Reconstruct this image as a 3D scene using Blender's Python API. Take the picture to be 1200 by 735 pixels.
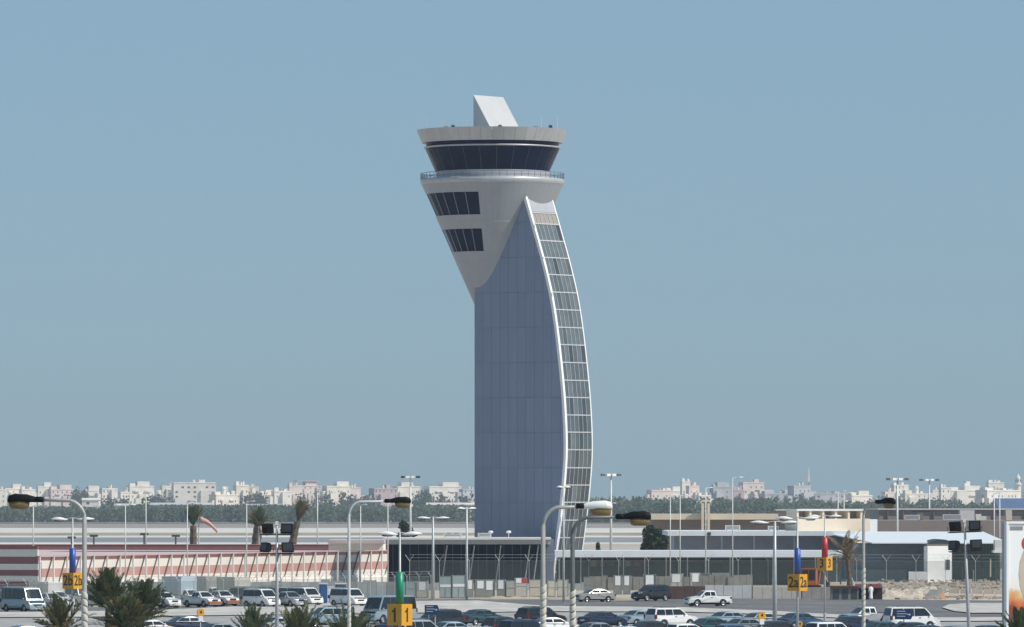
import bpy, math, random
from mathutils import Vector, Matrix
R = math.radians
rnd = random.Random(11)
for o in list(bpy.data.objects):
    bpy.data.objects.remove(o)
sc = bpy.context.scene
col = sc.collection
# ------------------------------------------------------------ camera, sky, sun, exposure
F, H, YH = 8000.0, 11.0, 590.0          # focal length in photo pixels, eye height (m), horizon row
cd = bpy.data.cameras.new('camera')
cam = bpy.data.objects.new('camera', cd); col.objects.link(cam)
cam.location = (0, 0, H); cam.rotation_euler = (R(90), 0, 0)
cd.sensor_width = 36; cd.lens = 36 * F / 1200
cd.shift_y = (YH - 367.5) / 1200
cd.clip_start = 1; cd.clip_end = 60000
sc.camera = cam
SUN_EL, SUN_AZ = 46, 112                # azimuth clockwise from the view direction
w = bpy.data.worlds.new('World'); sc.world = w; w.use_nodes = True
nt = w.node_tree; bg = nt.nodes['Background']
sky = nt.nodes.new('ShaderNodeTexSky'); sky.sky_type = 'NISHITA'; sky.sun_disc = False
sky.sun_elevation = R(SUN_EL); sky.sun_rotation = R(SUN_AZ)
sky.air_density = 1.0; sky.dust_density = 0.3; sky.ozone_density = 3.0; sky.altitude = 0
tint = nt.nodes.new('ShaderNodeMixRGB'); tint.blend_type = 'MULTIPLY'; tint.inputs[0].default_value = 1; tint.inputs[2].default_value = (.70,.93,1.28,1)   # bluer air, the same over the whole dome
veil = nt.nodes.new('ShaderNodeMixRGB'); veil.inputs[0].default_value = .62; veil.inputs[2].default_value = (3.8,5.75,7.15,1)                            # even haze veil over the whole dome
nt.links.new(sky.outputs[0], tint.inputs[1]); nt.links.new(tint.outputs[0], veil.inputs[1])
nt.links.new(veil.outputs[0], bg.inputs[0]); bg.inputs[1].default_value = 0.075
sl = bpy.data.lights.new('sun', 'SUN'); sl.energy = 4.7; sl.angle = R(0.5); sl.color = (1, .95, .87)
so = bpy.data.objects.new('sun', sl); col.objects.link(so)
sd = Vector((math.cos(R(SUN_EL)) * math.sin(R(SUN_AZ)), math.cos(R(SUN_EL)) * math.cos(R(SUN_AZ)), math.sin(R(SUN_EL))))
so.rotation_euler = sd.to_track_quat('Z', 'Y').to_euler(); so.location = (300, 0, 400)
vs = sc.view_settings
vs.view_transform = 'Standard'; vs.look = 'None'; vs.exposure = 0; vs.gamma = 1

# ------------------------------------------------------------ survey helpers
def gd(y): return F * H / (y - YH)                       # distance of a ground point on photo row y
def wx(x, D): return (x - 600) * D / F
def wz(y, D): return H + (YH - y) * D / F
def gp(x, y): D = gd(y); return (wx(x, D), D)
def Wp(x, y, D): return Vector((wx(x, D), D, wz(y, D)))

# ------------------------------------------------------------ mesh helpers
class MB:
    def __init__(s): s.v = []; s.f = []
    def add(s, vs, fs):
        n = len(s.v); s.v += [tuple(v) for v in vs]; s.f += [tuple(i + n for i in f) for f in fs]; return s
    def box(s, x0, x1, y0, y1, z0, z1):
        return s.add([(x0,y0,z0),(x1,y0,z0),(x1,y1,z0),(x0,y1,z0),(x0,y0,z1),(x1,y0,z1),(x1,y1,z1),(x0,y1,z1)],
                     [(0,3,2,1),(4,5,6,7),(0,1,5,4),(1,2,6,5),(2,3,7,6),(3,0,4,7)])
    def cbox(s, c, d): return s.box(c[0]-d[0]/2, c[0]+d[0]/2, c[1]-d[1]/2, c[1]+d[1]/2, c[2]-d[2]/2, c[2]+d[2]/2)
    def loft(s, rings, caps=True):
        n = len(rings[0]); vs = [p for r in rings for p in r]; fs = []
        for k in range(len(rings) - 1):
            for i in range(n):
                j = (i + 1) % n
                fs.append((k*n+i, k*n+j, (k+1)*n+j, (k+1)*n+i))
        if caps: fs += [tuple(range(n))[::-1], tuple(range((len(rings)-1)*n, len(rings)*n))]
        return s.add(vs, fs)
    def tube(s, pts, r, n=6):
        pts = [Vector(p) for p in pts]; rs = r if isinstance(r, (list, tuple)) else [r] * len(pts)
        rings = []; up = Vector((0, 0, 1))
        for i, p in enumerate(pts):
            t = (pts[min(i+1, len(pts)-1)] - pts[max(i-1, 0)]).normalized()
            a = t.cross(up)
            if a.length < .05: a = t.cross(Vector((0, 1, 0)))
            a.normalize(); b = t.cross(a)
            rings.append([p + (a*math.cos(k*2*math.pi/n) + b*math.sin(k*2*math.pi/n)) * rs[i] for k in range(n)])
        return s.loft(rings)
    def lathe(s, prof, n=48, a0=0, a1=360, caps=False):
        full = abs(a1 - a0) >= 360; m = n if full else n + 1; vs = []; fs = []
        for r, z in prof:
            for i in range(m):
                a = R(a0 + (a1 - a0) * i / n); vs.append((r*math.cos(a), r*math.sin(a), z))
        for k in range(len(prof) - 1):
            for i in range(n):
                j = (i + 1) % m
                fs.append((k*m+i, k*m+j, (k+1)*m+j, (k+1)*m+i))
        if caps: fs += [tuple(range(m))[::-1], tuple(range((len(prof)-1)*m, len(prof)*m))]
        return s.add(vs, fs)
    def ell(s, c, r, nu=10, nv=6):
        rings = []
        for k in range(1, nv):
            t = math.pi * k / nv - math.pi / 2
            rings.append([(c[0]+r[0]*math.cos(t)*math.cos(2*math.pi*i/nu), c[1]+r[1]*math.cos(t)*math.sin(2*math.pi*i/nu), c[2]+r[2]*math.sin(t)) for i in range(nu)])
        return s.loft(rings)
    def prism(s, poly, a, b, ax='y'):
        f = {'y': lambda p, q: (p[0], q, p[1]), 'z': lambda p, q: (p[0], p[1], q), 'x': lambda p, q: (q, p[0], p[1])}[ax]
        return s.loft([[f(p, a) for p in poly], [f(p, b) for p in poly]])
    def mesh(s, name, mat, smooth=False):
        me = bpy.data.meshes.new(name); me.from_pydata(s.v, [], s.f)
        if mat: me.materials.append(mat)
        if smooth: me.polygons.foreach_set('use_smooth', [True] * len(me.polygons))
        return me
    def build(s, name, mat, parent=None, smooth=False, loc=None):
        return inst(s.mesh(name, mat, smooth), name, parent, loc)
def inst(me, name, parent=None, loc=None, rot=None, scale=None):
    o = bpy.data.objects.new(name, me); col.objects.link(o)
    if parent: o.parent = parent
    if loc is not None: o.location = loc
    if rot is not None: o.rotation_euler = rot
    if scale is not None: o.scale = scale
    return o
def tag(o, label, cat, group=None):
    o['label'] = label; o['category'] = cat
    if group: o['group'] = group
    return o
def thing(name, label, cat, loc=(0,0,0), rz=0, group=None):
    o = inst(None, name, None, loc, (0, 0, R(rz))); return tag(o, label, cat, group)
def struct(o): o['kind'] = 'structure'; return o
def stuff(o): o['kind'] = 'stuff'; return o
def dup(root, loc, rz, label):
    def cp(o, par):
        c = o.copy(); col.objects.link(c)
        if par: c.parent = par
        for ch in o.children: cp(ch, c)
        return c
    r = cp(root, None); r.location = loc; r.rotation_euler = (0, 0, R(rz)); r['label'] = label
    return r

# ------------------------------------------------------------ materials
def M(name, c, rough=.7, metal=0, var=.1, scale=.6, bump=0, spec=.5, coat=0, stretch=None, c2=None, rand=0):
    m = bpy.data.materials.new(name); m.use_nodes = True; t = m.node_tree; b = t.nodes['Principled BSDF']
    b.inputs['Roughness'].default_value = rough; b.inputs['Metallic'].default_value = metal
    b.inputs['Specular IOR Level'].default_value = spec; b.inputs['Coat Weight'].default_value = coat
    tc = t.nodes.new('ShaderNodeTexCoord'); src = tc.outputs['Object']
    if stretch:
        mp = t.nodes.new('ShaderNodeMapping'); mp.inputs['Scale'].default_value = stretch
        t.links.new(src, mp.inputs['Vector']); src = mp.outputs[0]
    n = t.nodes.new('ShaderNodeTexNoise'); n.inputs['Scale'].default_value = scale; n.inputs['Detail'].default_value = 6
    n.inputs['Roughness'].default_value = .65
    t.links.new(src, n.inputs['Vector'])
    r = t.nodes.new('ShaderNodeValToRGB'); t.links.new(n.outputs[0], r.inputs[0])
    d = c2 or tuple(min(1, x * (1 + var)) for x in c); e = tuple(x * (1 - var) for x in c) if not c2 else c
    r.color_ramp.elements[0].position = .32; r.color_ramp.elements[0].color = (*e, 1)
    r.color_ramp.elements[1].position = .68; r.color_ramp.elements[1].color = (*d, 1)
    out = r.outputs[0]
    if rand:
        oi = t.nodes.new('ShaderNodeObjectInfo'); mr = t.nodes.new('ShaderNodeMapRange'); mr.inputs[3].default_value = 1-rand; mr.inputs[4].default_value = 1+rand
        mu = t.nodes.new('ShaderNodeMixRGB'); mu.blend_type = 'MULTIPLY'; mu.inputs[0].default_value = 1
        t.links.new(oi.outputs['Random'], mr.inputs[0]); t.links.new(out, mu.inputs[1]); t.links.new(mr.outputs[0], mu.inputs[2]); out = mu.outputs[0]
    t.links.new(out, b.inputs['Base Color'])
    if bump:
        bp = t.nodes.new('ShaderNodeBump'); bp.inputs['Strength'].default_value = bump; bp.inputs['Distance'].default_value = .05
        t.links.new(n.outputs[0], bp.inputs['Height']); t.links.new(bp.outputs[0], b.inputs['Normal'])
    return m
def glass(name, c, rough=.08): return M(name, c, rough, 0, .15, .8, spec=.6)
m_clad = M('cladding_grey', (.43,.445,.46), .42, .25, .08, 1.0, stretch=(1,1,.15), rand=.05)
m_clad2 = M('cladding_pale', (.5,.5,.5), .45, .2, .06, .35)
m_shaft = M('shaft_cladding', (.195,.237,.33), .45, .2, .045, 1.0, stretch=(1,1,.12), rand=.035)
m_white = M('white_paint', (.78,.78,.77), .5, 0, .05, .8)
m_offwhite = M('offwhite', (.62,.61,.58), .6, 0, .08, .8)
m_dglass = M('dark_glass', (.004,.008,.03), .08, 0, .3, .4, spec=.04)
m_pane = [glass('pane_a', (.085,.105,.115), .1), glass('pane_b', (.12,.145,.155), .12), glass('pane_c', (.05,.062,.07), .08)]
m_blind = M('blind', (.28,.26,.23), .6, 0, .1, .8)
m_galv = M('galvanised', (.42,.43,.43), .5, .35, .1, 3)
m_palepole = M('pale_pole', (.55,.55,.53), .5, .1, .1, 3)
m_darkmetal = M('dark_metal', (.05,.055,.06), .5, .3, .1, 3)
m_black = M('black', (.006,.006,.007), .6, 0, .1, 3, spec=.12)
m_amber = M('amber_lens', (.18,.125,.045), .25, 0, .15, 4)
m_conc = M('concrete', (.40,.385,.36), .85, 0, .13, .7)
m_fascia0 = M('roof_unit_grey', (.3,.31,.32), .6, .1, .1, 1)
m_rail = M('railing_blue_grey', (.16,.2,.27), .5, .3, .1, 3)

# ------------------------------------------------------------ ground
def sheet(name, pts, z, mat, kind='structure'):
    mb = MB(); mb.add([(p[0], p[1], z) for p in pts], [tuple(range(len(pts)))])
    o = mb.build(name, mat); o['kind'] = kind; return o
m_sand = M('sand', (.36,.31,.24), .95, 0, .2, .02, c2=(.47,.42,.34), stretch=(1,.35,1))
sheet('ground', [(-14000,-300),(14000,-300),(14000,16000),(-14000,16000)], 0, m_sand)
def band(name, y0, y1, z, mat, x0=-6000, x1=6000):
    a, b = gd(y1), gd(y0); return sheet(name, [(x0,a),(x1,a),(x1,b),(x0,b)], z, mat)
m_pale = M('pale_strip', (.58,.55,.50), .9, 0, .08, .01, stretch=(1,.3,1))
m_tan = M('tan_scrub', (.20,.165,.105), .95, 0, .25, .03, c2=(.42,.36,.27), stretch=(1,.2,1))
m_tarm = M('tarmac', (.17,.18,.195), .9, 0, .12, .02, c2=(.24,.25,.265), stretch=(1,.2,1))
m_tarm2 = M('tarmac_pale', (.27,.27,.275), .9, 0, .1, .02)
band('field_strip', 611.5, 619, .05, M('field_brown', (.22,.19,.16), .95, 0, .2, .02, c2=(.30,.27,.23)))
band('taxiway', 619, 624.5, .06, m_pale)
band('scrub_verge', 624.5, 628, .05, m_tan)
band('taxiway', 628, 630, .06, m_pale)
band('runway', 630, 636, .06, m_tarm)
band('verge', 636, 638, .05, m_pale)
m_lot = M('carpark_surface', (.235,.23,.225), .92, 0, .1, .3, c2=(.37,.36,.345), bump=.1, stretch=(1,.25,1))
m_road = M('road_asphalt', (.085,.085,.09), .9, 0, .12, .3, c2=(.165,.16,.16), bump=.15, stretch=(.35,.25,1))
m_pave = M('pavement_concrete', (.36,.335,.305), .9, 0, .1, .35, c2=(.53,.51,.475), bump=.1, stretch=(1,.2,1))
sheet('car_park', [(-160,250),(160,250),(160,640)]+[gp(1500,728),gp(1100,729),gp(1000,726),gp(900,721),gp(800,718),gp(640,717.5),gp(100,724),gp(-800,728)]+[(-160,560)], .012, m_lot)
sheet('pavement', [gp(-800,728),gp(100,724),gp(640,717.5),gp(800,718),gp(900,721),gp(1000,726),gp(1100,729),gp(1500,728),gp(1500,722.5),gp(1100,724.5),gp(1000,722),gp(900,716.5),gp(800,712.5),gp(640,711),gp(560,704.5),gp(400,706),gp(180,716),gp(-200,721)], .10, m_pave)
sheet('road', [gp(-200,721),gp(180,716),gp(400,706),gp(560,704.5),gp(640,711),gp(800,712.5),gp(900,716.5),gp(1000,722),gp(1100,724.5),gp(1500,722.5),gp(1500,703),gp(1180,704),gp(1000,702.5),gp(860,697),gp(740,702),gp(620,701.5),gp(400,703),gp(180,712),gp(-200,717)], .016, m_road)
sheet('traffic_island', [gp(1104,713),gp(1112,709.5),gp(1135,708),gp(1500,707),gp(1500,719.5),gp(1140,719.5),gp(1118,717.5)], .12, m_pave)
kb = MB()
fe = [gp(-200,721),gp(180,716),gp(400,706),gp(560,704.5),gp(640,711),gp(800,712.5),gp(900,716.5),gp(1000,722),gp(1100,724.5),gp(1500,722.5)]
for a, b in zip(fe, fe[1:]):
    kb.add([(a[0],a[1],.02),(b[0],b[1],.02),(b[0],b[1],.135),(a[0],a[1],.135),(a[0],a[1]-.25,.135),(b[0],b[1]-.25,.135)], [(0,1,2,3),(3,2,5,4)])
struct(kb.build('kerb', M('kerb_stone', (.5,.49,.46), .85)))
m_line = M('road_paint', (.62,.62,.6), .7, 0, .2, 2)
lm = MB()
for i in range(26):                                      # parking bay lines
    x = -40 + i * 3.0
    lm.add([(x,600,.02),(x+.12,600,.02),(x+4.3,606,.02),(x+4.18,606,.02)], [(0,1,2,3)])
for i in range(22):                                      # dashes in the road
    a, b = gp(700 + i*22, 707 + i*.4), gp(710 + i*22, 707.2 + i*.4)
    lm.add([(a[0],a[1]-.2,.022),(b[0],b[1]-.2,.022),(b[0],b[1]+.2,.022),(a[0],a[1]+.2,.022)], [(0,1,2,3)])
struct(lm.build('road_markings', m_line))

# ------------------------------------------------------------ control tower
TD = 941.0; U = 1/8.502
tw = thing('control_tower', 'tall grey control tower with curved glazed back and flared cone cab', 'control tower', (wx(577, TD), TD, 0))
E = Vector((.8, -.6, 0)); N = Vector((-.6, -.8, 0))
def tz(y, dy=0): return wz(y, TD + dy)
FD = 29.6 * U; BDp = FD - 6.3                            # front plane and back plane distance from axis
def ft(x):                                               # photo column -> t on the front plane
    # X = cx + E.x t + N.x d ; Y = TD + E.y t + N.y d
    c = (x - 600) / F; cx = wx(577, TD)
    return (c * (TD + N.y*FD) - cx - N.x*FD) / (E.x - c*E.y)
edge = [(617,238),(626,270),(637,310),(646,350),(652,390),(656.5,430),(659.8,466),(662,508),(662,535),(660,565),(656.5,600),(652,635),(648.5,660),(646,684)]
CP = []
for x, y in edge:
    t = ft(x); CP.append((wz(y, TD + E.y*t + N.y*FD), t))
CP.append((CP[0][0] + 2.6, CP[0][1] - .95)); CP.sort()
CP[0] = (0, CP[0][1])
def ct(z):                                               # smooth curve t(z)
    for i in range(len(CP) - 1):
        if z <= CP[i+1][0] or i == len(CP) - 2:
            p0 = CP[max(i-1,0)]; p1 = CP[i]; p2 = CP[i+1]; p3 = CP[min(i+2,len(CP)-1)]
            h = p2[0]-p1[0]; u = (z - p1[0]) / h
            m1 = (p2[1]-p0[1])/(p2[0]-p0[0])*h if p2[0]!=p0[0] else 0; m2 = (p3[1]-p1[1])/(p3[0]-p1[0])*h
            return (2*u**3-3*u*u+1)*p1[1]+(u**3-2*u*u+u)*m1+(-2*u**3+3*u*u)*p2[1]+(u**3-u*u)*m2
def cr(z):                                               # cone radius
    y = YH - (z - H) * F / TD
    return (405 - y) * .44 * U
ZT = CP[-1][0]; T0 = ft(556)
def L(t, d, z): return E*t + N*d + Vector((0, 0, z))
zs = [ZT * i / 60 for i in range(61)]
mb = MB()                                                # core of the shaft
rings = [[L(T0+.04, FD-.1, z), L(ct(z)-.12, FD-.1, z), L(ct(z)-.12, BDp, z), L(T0+.04, BDp, z)] for z in zs]
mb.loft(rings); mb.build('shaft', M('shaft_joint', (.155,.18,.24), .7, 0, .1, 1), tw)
PH, PW = 40.8*U, 1.47
row0 = tz(671)
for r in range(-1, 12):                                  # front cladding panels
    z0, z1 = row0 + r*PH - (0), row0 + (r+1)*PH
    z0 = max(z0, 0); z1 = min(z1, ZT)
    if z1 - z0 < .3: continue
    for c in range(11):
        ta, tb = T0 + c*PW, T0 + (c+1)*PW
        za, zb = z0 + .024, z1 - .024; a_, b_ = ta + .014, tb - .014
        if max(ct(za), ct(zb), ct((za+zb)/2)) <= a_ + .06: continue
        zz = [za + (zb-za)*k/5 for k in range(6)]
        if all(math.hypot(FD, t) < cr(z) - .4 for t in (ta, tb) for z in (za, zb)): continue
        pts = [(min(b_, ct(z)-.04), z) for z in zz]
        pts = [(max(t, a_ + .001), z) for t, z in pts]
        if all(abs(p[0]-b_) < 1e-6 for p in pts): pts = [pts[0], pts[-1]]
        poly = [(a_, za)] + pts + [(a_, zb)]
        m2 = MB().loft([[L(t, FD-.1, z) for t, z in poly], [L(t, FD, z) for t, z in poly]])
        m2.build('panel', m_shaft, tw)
for c in range(4):                                       # left end and back skins
    d0, d1 = FD - .12 - c*1.55, FD - .12 - (c+1)*1.55 + .03
    m2 = MB()
    m2.loft([[L(T0, d0, 0), L(T0+.05, d0, 0), L(T0+.05, d1, 0), L(T0, d1, 0)], [L(T0, d0, ZT), L(T0+.05, d0, ZT), L(T0+.05, d1, ZT), L(T0, d1, ZT)]])
    m2.build('end_panel', m_shaft, tw)
# glazed curved face: outward normal at z, frames and panes
def onrm(z):
    s_ = (ct(z+.3)-ct(z-.3)) / .6; v = E*1 + Vector((0,0,-s_)); return v.normalized()
def G(z, d, off=0): return L(ct(z), d, z) + onrm(z)*off
def strip(d0, d1, o0, o1, name, mat, zlo=0, zhi=None):
    zz = [zlo + ((zhi or ZT)-zlo)*i/48 for i in range(49)]
    m2 = MB().loft([[G(z, d0, o0), G(z, d1, o0), G(z, d1, o1), G(z, d0, o1)] for z in zz])
    return m2.build(name, mat, tw)
strip(FD+.02, FD-.42, -.25, .16, 'edge_fin', m_white)
strip(BDp+.2, BDp-.02, -.25, .06, 'edge_fin', m_white)
rows_y = [250,263,283,303,323,343.6,364,384.7,405,425.7,446.5,466.5,487,507,527.5,548.5,568.6,588.7,609.6,630,650,670,684]
rz_ = [tz(y, -.6*8) for y in rows_y]; rz_[-1] = .1
dA, dB = FD - .42, BDp + .2; NC = 6
dd = [dA + (dB-dA)*k/NC for k in range(NC+1)]
for z in rz_[:-1]:
    m2 = MB().loft([[G(z-.075, d, -.1), G(z+.075, d, -.1), G(z+.075, d, .03), G(z-.075, d, .03)] for d in (dA, dB)])
    m2.build('transom', m_clad2, tw)
for d in dd[1:-1]:
    strip(d+.034, d-.034, -.1, .02, 'mullion', m_clad2, .1, rz_[0])
for i in range(len(rz_)-1):
    z1, z0 = rz_[i]-.076, rz_[i+1]+.076
    for k in range(NC):
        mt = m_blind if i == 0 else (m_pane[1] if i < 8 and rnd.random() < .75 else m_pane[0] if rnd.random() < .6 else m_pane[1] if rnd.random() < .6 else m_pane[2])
        if i > 12 and rnd.random() < .5: mt = m_pane[2]  # paler high rows, darker low rows: sky reflection put into the glass colour
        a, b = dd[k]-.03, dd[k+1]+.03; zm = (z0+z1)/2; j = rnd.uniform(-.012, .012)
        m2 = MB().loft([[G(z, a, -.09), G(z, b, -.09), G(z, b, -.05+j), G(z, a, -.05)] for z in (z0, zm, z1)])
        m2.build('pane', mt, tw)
m2 = MB().loft([[G(z, dA, -.08), G(z, dB, -.08), G(z, dB, .05), G(z, dA, .05)] for z in (rz_[0]+.11, rz_[0]+1.0, ZT)])
m2.build('head_panel', m_clad, tw)

# cone with two recessed window bands
def seam_mat(name, c, n, dark=.82, rough=.45, metal=.2):
    m = M(name, c, rough, metal, .05, .8, stretch=(1,1,.3)); t = m.node_tree; b = t.nodes['Principled BSDF']
    tc = t.nodes.new('ShaderNodeTexCoord'); sx = t.nodes.new('ShaderNodeSeparateXYZ'); t.links.new(tc.outputs['Object'], sx.inputs[0])
    at = t.nodes.new('ShaderNodeMath'); at.operation = 'ARCTAN2'; t.links.new(sx.outputs[1], at.inputs[0]); t.links.new(sx.outputs[0], at.inputs[1])
    ml = t.nodes.new('ShaderNodeMath'); ml.operation = 'MULTIPLY'; ml.inputs[1].default_value = n/(2*math.pi); t.links.new(at.outputs[0], ml.inputs[0])
    fr = t.nodes.new('ShaderNodeMath'); fr.operation = 'FRACT'; t.links.new(ml.outputs[0], fr.inputs[0])
    lt = t.nodes.new('ShaderNodeMath'); lt.operation = 'LESS_THAN'; lt.inputs[1].default_value = .05; t.links.new(fr.outputs[0], lt.inputs[0])
    mx = t.nodes.new('ShaderNodeMixRGB'); mx.blend_type = 'MULTIPLY'; mx.inputs[2].default_value = (dark,)*3 + (1,)
    src = b.inputs['Base Color'].links[0].from_socket
    t.links.new(lt.outputs[0], mx.inputs[0]); t.links.new(src, mx.inputs[1]); t.links.new(mx.outputs[0], b.inputs['Base Color'])
    return m
m_cone = seam_mat('cone_cladding', (.315,.34,.37), 60)
zb = [tz(216), tz(228), tz(254), tz(270), tz(296), tz(330), tz(360), tz(395)]
def inwin(a, k): # face azimuth (deg, math angle): camera is at -90; the band runs from 12 deg left of it round the left side
    aa = (a - 90) % 360      # 180 = toward camera
    return k in (1, 3) and 20 < aa < 168
mb = MB(); n = 120
lv = []
for k in range(len(zb)-1):
    st = 3 if k < 5 else 2
    for q in range(st): lv.append((zb[k] + (zb[k+1]-zb[k])*q/st, k))
lv.append((zb[-1], 99))
for (z, k), (z2, _) in zip(lv, lv[1:]):
    for i in range(n):
        a0, a1 = 3*i, 3*i+3
        if inwin(a0+1.5, k): continue
        c0, c1 = R(a0), R(a1)
        mb.add([(cr(z)*math.cos(c0), cr(z)*math.sin(c0), z),(cr(z)*math.cos(c1), cr(z)*math.sin(c1), z),(cr(z2)*math.cos(c1), cr(z2)*math.sin(c1), z2),(cr(z2)*math.cos(c0), cr(z2)*math.sin(c0), z2)], [(0,3,2,1)])
for k in (1, 3):                                          # reveals of the bands
    for zz, up in ((zb[k], 1), (zb[k+1], 0)):
        for i in range(n):
            if inwin(3*i+1.5, k):
                c0, c1 = R(3*i), R(3*i+3); r0, r1 = cr(zz), cr(zz)-.5
                mb.add([(r0*math.cos(c0),r0*math.sin(c0),zz),(r0*math.cos(c1),r0*math.sin(c1),zz),(r1*math.cos(c1),r1*math.sin(c1),zz),(r1*math.cos(c0),r1*math.sin(c0),zz)], [(0,1,2,3)])
    for ae in (90+21, 90+168):
        c0 = R(ae); z, z2 = zb[k], zb[k+1]
        mb.add([(cr(z)*math.cos(c0),cr(z)*math.sin(c0),z),((cr(z)-.5)*math.cos(c0),(cr(z)-.5)*math.sin(c0),z),((cr(z2)-.5)*math.cos(c0),(cr(z2)-.5)*math.sin(c0),z2),(cr(z2)*math.cos(c0),cr(z2)*math.sin(c0),z2)], [(0,1,2,3)])
cone = mb.build('cone', m_cone, tw, True)
for k in (1, 3):
    z, z2 = zb[k], zb[k+1]; np_ = 12; st = 147/np_
    for i in range(np_):
        a0, a1 = 90+21+i*st, 90+21+(i+1)*st
        q = MB(); rg = []
        for zz in (z, z2):
            r_ = cr(zz) - .3
            rg.append([(r_*math.cos(R(a))*f, r_*math.sin(R(a))*f, zz) for f, a in ((1,a0+.3),(1,(a0+a1)/2),(1,a1-.3),(.985,a1-.3),(.985,a0+.3))])
        q.loft(rg).build('window', m_dglass, cone)
        q = MB().tube([(cr(z)*math.cos(R(a0))*.985, cr(z)*math.sin(R(a0))*.985, z), (cr(z2)*math.cos(R(a0))*.98, cr(z2)*math.sin(R(a0))*.98, z2)], .07, 4)
        q.build('window_bar', m_rail, cone)
zd = tz(216)
MB().lathe([(cr(zd)-.02, zd-.1), (84.2*U, zd+.15), (84.4*U, tz(211)), (83*U, tz(210.2)), (60*U, tz(210.2))], 120).build('deck', m_clad, tw, True)
zc0, zc1 = tz(210.2), tz(202)
MB().lathe([(66*U, zc0), (66.5*U, zc1), (66.9*U, zc1+.05), (60*U, zc1+.06)], 120).build('cab_base', m_clad2, tw, True)
g0, g1 = tz(202.4), tz(174.5)
for i in range(24):
    a0, a1 = 15*i + 4 + .25, 15*i + 19 - .25; rg = []
    for zz, r_ in ((g0, 66*U), (g1, 78.5*U)):
        rg.append([(f*r_*math.cos(R(a)), f*r_*math.sin(R(a)), zz) for f, a in ((1,a0),(1,(a0+a1)/2),(1,a1),(.98,a1),(.98,a0))])
    MB().loft(rg).build('cab_window', m_dglass, tw)
    a = R(15*i + 4)
    MB().tube([(66*U*math.cos(a), 66*U*math.sin(a), g0), (78.5*U*math.cos(a), 78.5*U*math.sin(a), g1)], .045, 4).build('cab_mullion', m_darkmetal, tw)
MB().lathe([(62*U, g0+.1), (74*U, g1)], 60).build('cab_interior', m_black, tw, True)
MB().lathe([(78*U, g1), (80.2*U, g1+.05), (80.3*U, g1+.22), (78*U, g1+.24)], 120).build('cab_ring', m_clad, tw, True)
MB().lathe([(77*U, g1+.2), (79.5*U, tz(167.5))], 120).build('dark_recess', m_dglass, tw, True)  # dark band set back between the ring and the parapet
pz0, pz1 = tz(168), tz(153)
NPn = 40
for i in range(NPn):
    a0, a1 = 9*i + .08, 9*i + 9 - .08; rg = []
    for zz, r_ in ((pz0, 82.5*U), (pz1, 88.8*U)):
        rg.append([(f(r_)*math.cos(R(a)), f(r_)*math.sin(R(a)), zz) for f, a in [(lambda r: r, a0+(a1-a0)*q/5) for q in range(6)]+[(lambda r: r-.25, a1),(lambda r: r-.25, a0)]])
    MB().loft(rg).build('parapet_panel', m_clad, tw)
MB().lathe([(76*U, pz0+.02), (82*U, pz0+.03), (82.1*U, pz0+.1), (86*U, pz1-.4), (10*U, pz1-.4)], 120).build('roof', m_clad, tw, True)
# wedge on the roof
ta, tb = -5.8*U, 30*U; zt = tz(112.5); zbm = tz(175)
slope = (zt - tz(150)) / ((18+5.8)*U)
zlow = pz1 - .5; tc_ = ta + (zt - zlow)/slope
MB().loft([[L(ta, d, zlow), L(tc_, d, zlow), L(ta, d, zt)] for d in (29*U, -29*U)]).build('roof_wedge', m_clad2, tw)
for a, r_, sx, sz in ((215,66,.6,.75),(318,68,.7,.7)):
    MB().cbox((r_*U*math.cos(R(a)), r_*U*math.sin(R(a)), pz1-.4+sz/2), (sx,.9,sz)).build('roof_unit', m_fascia0, tw)
for zz in (tz(262), tz(310)):                             # cladding joints round the cone
    MB().lathe([(cr(zz)-.05, zz-.02),(cr(zz)+.012, zz-.02),(cr(zz+.03)+.012, zz+.03),(cr(zz+.03)-.05, zz+.03)], 120).build('joint', m_clad, tw, True)
# railing
rl = MB(); zr0, zr1 = tz(210.5), tz(203.6)
for z in (zr1, (zr0+zr1)/2, zr0+.25): rl.tube([(84*U*math.cos(R(a)), 84*U*math.sin(R(a)), z) for a in range(0, 361, 5)], .035, 4)
ro = rl.build('railing', m_rail, tw)
pm = MB().tube([(0,0,0),(0,0,zr1-zr0)], .035, 4).mesh('baluster', m_rail)
for i in range(60):
    a = R(6*i); inst(pm, 'baluster', ro, (84*U*math.cos(a), 84*U*math.sin(a), zr0))
for x, yt in ((499,134),(519,135),(541,136),(546,138),(634,136),(653,136),(586,147),(531,146),(645,147)):
    r_ = 78*U; X = (x-577)*U; Y = -math.sqrt(max(r_*r_ - X*X, .2)) * (.3 if x < 600 else .5)
    q = MB().tube([(X, Y, pz1-.5), (X, Y, tz(yt))], [.04, .025], 4)
    if yt > 144: q.cbox((X, Y, tz(150.5)), (.5,.5,.6))
    q.build('antenna', m_palepole if yt < 144 else m_darkmetal, tw)

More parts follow.
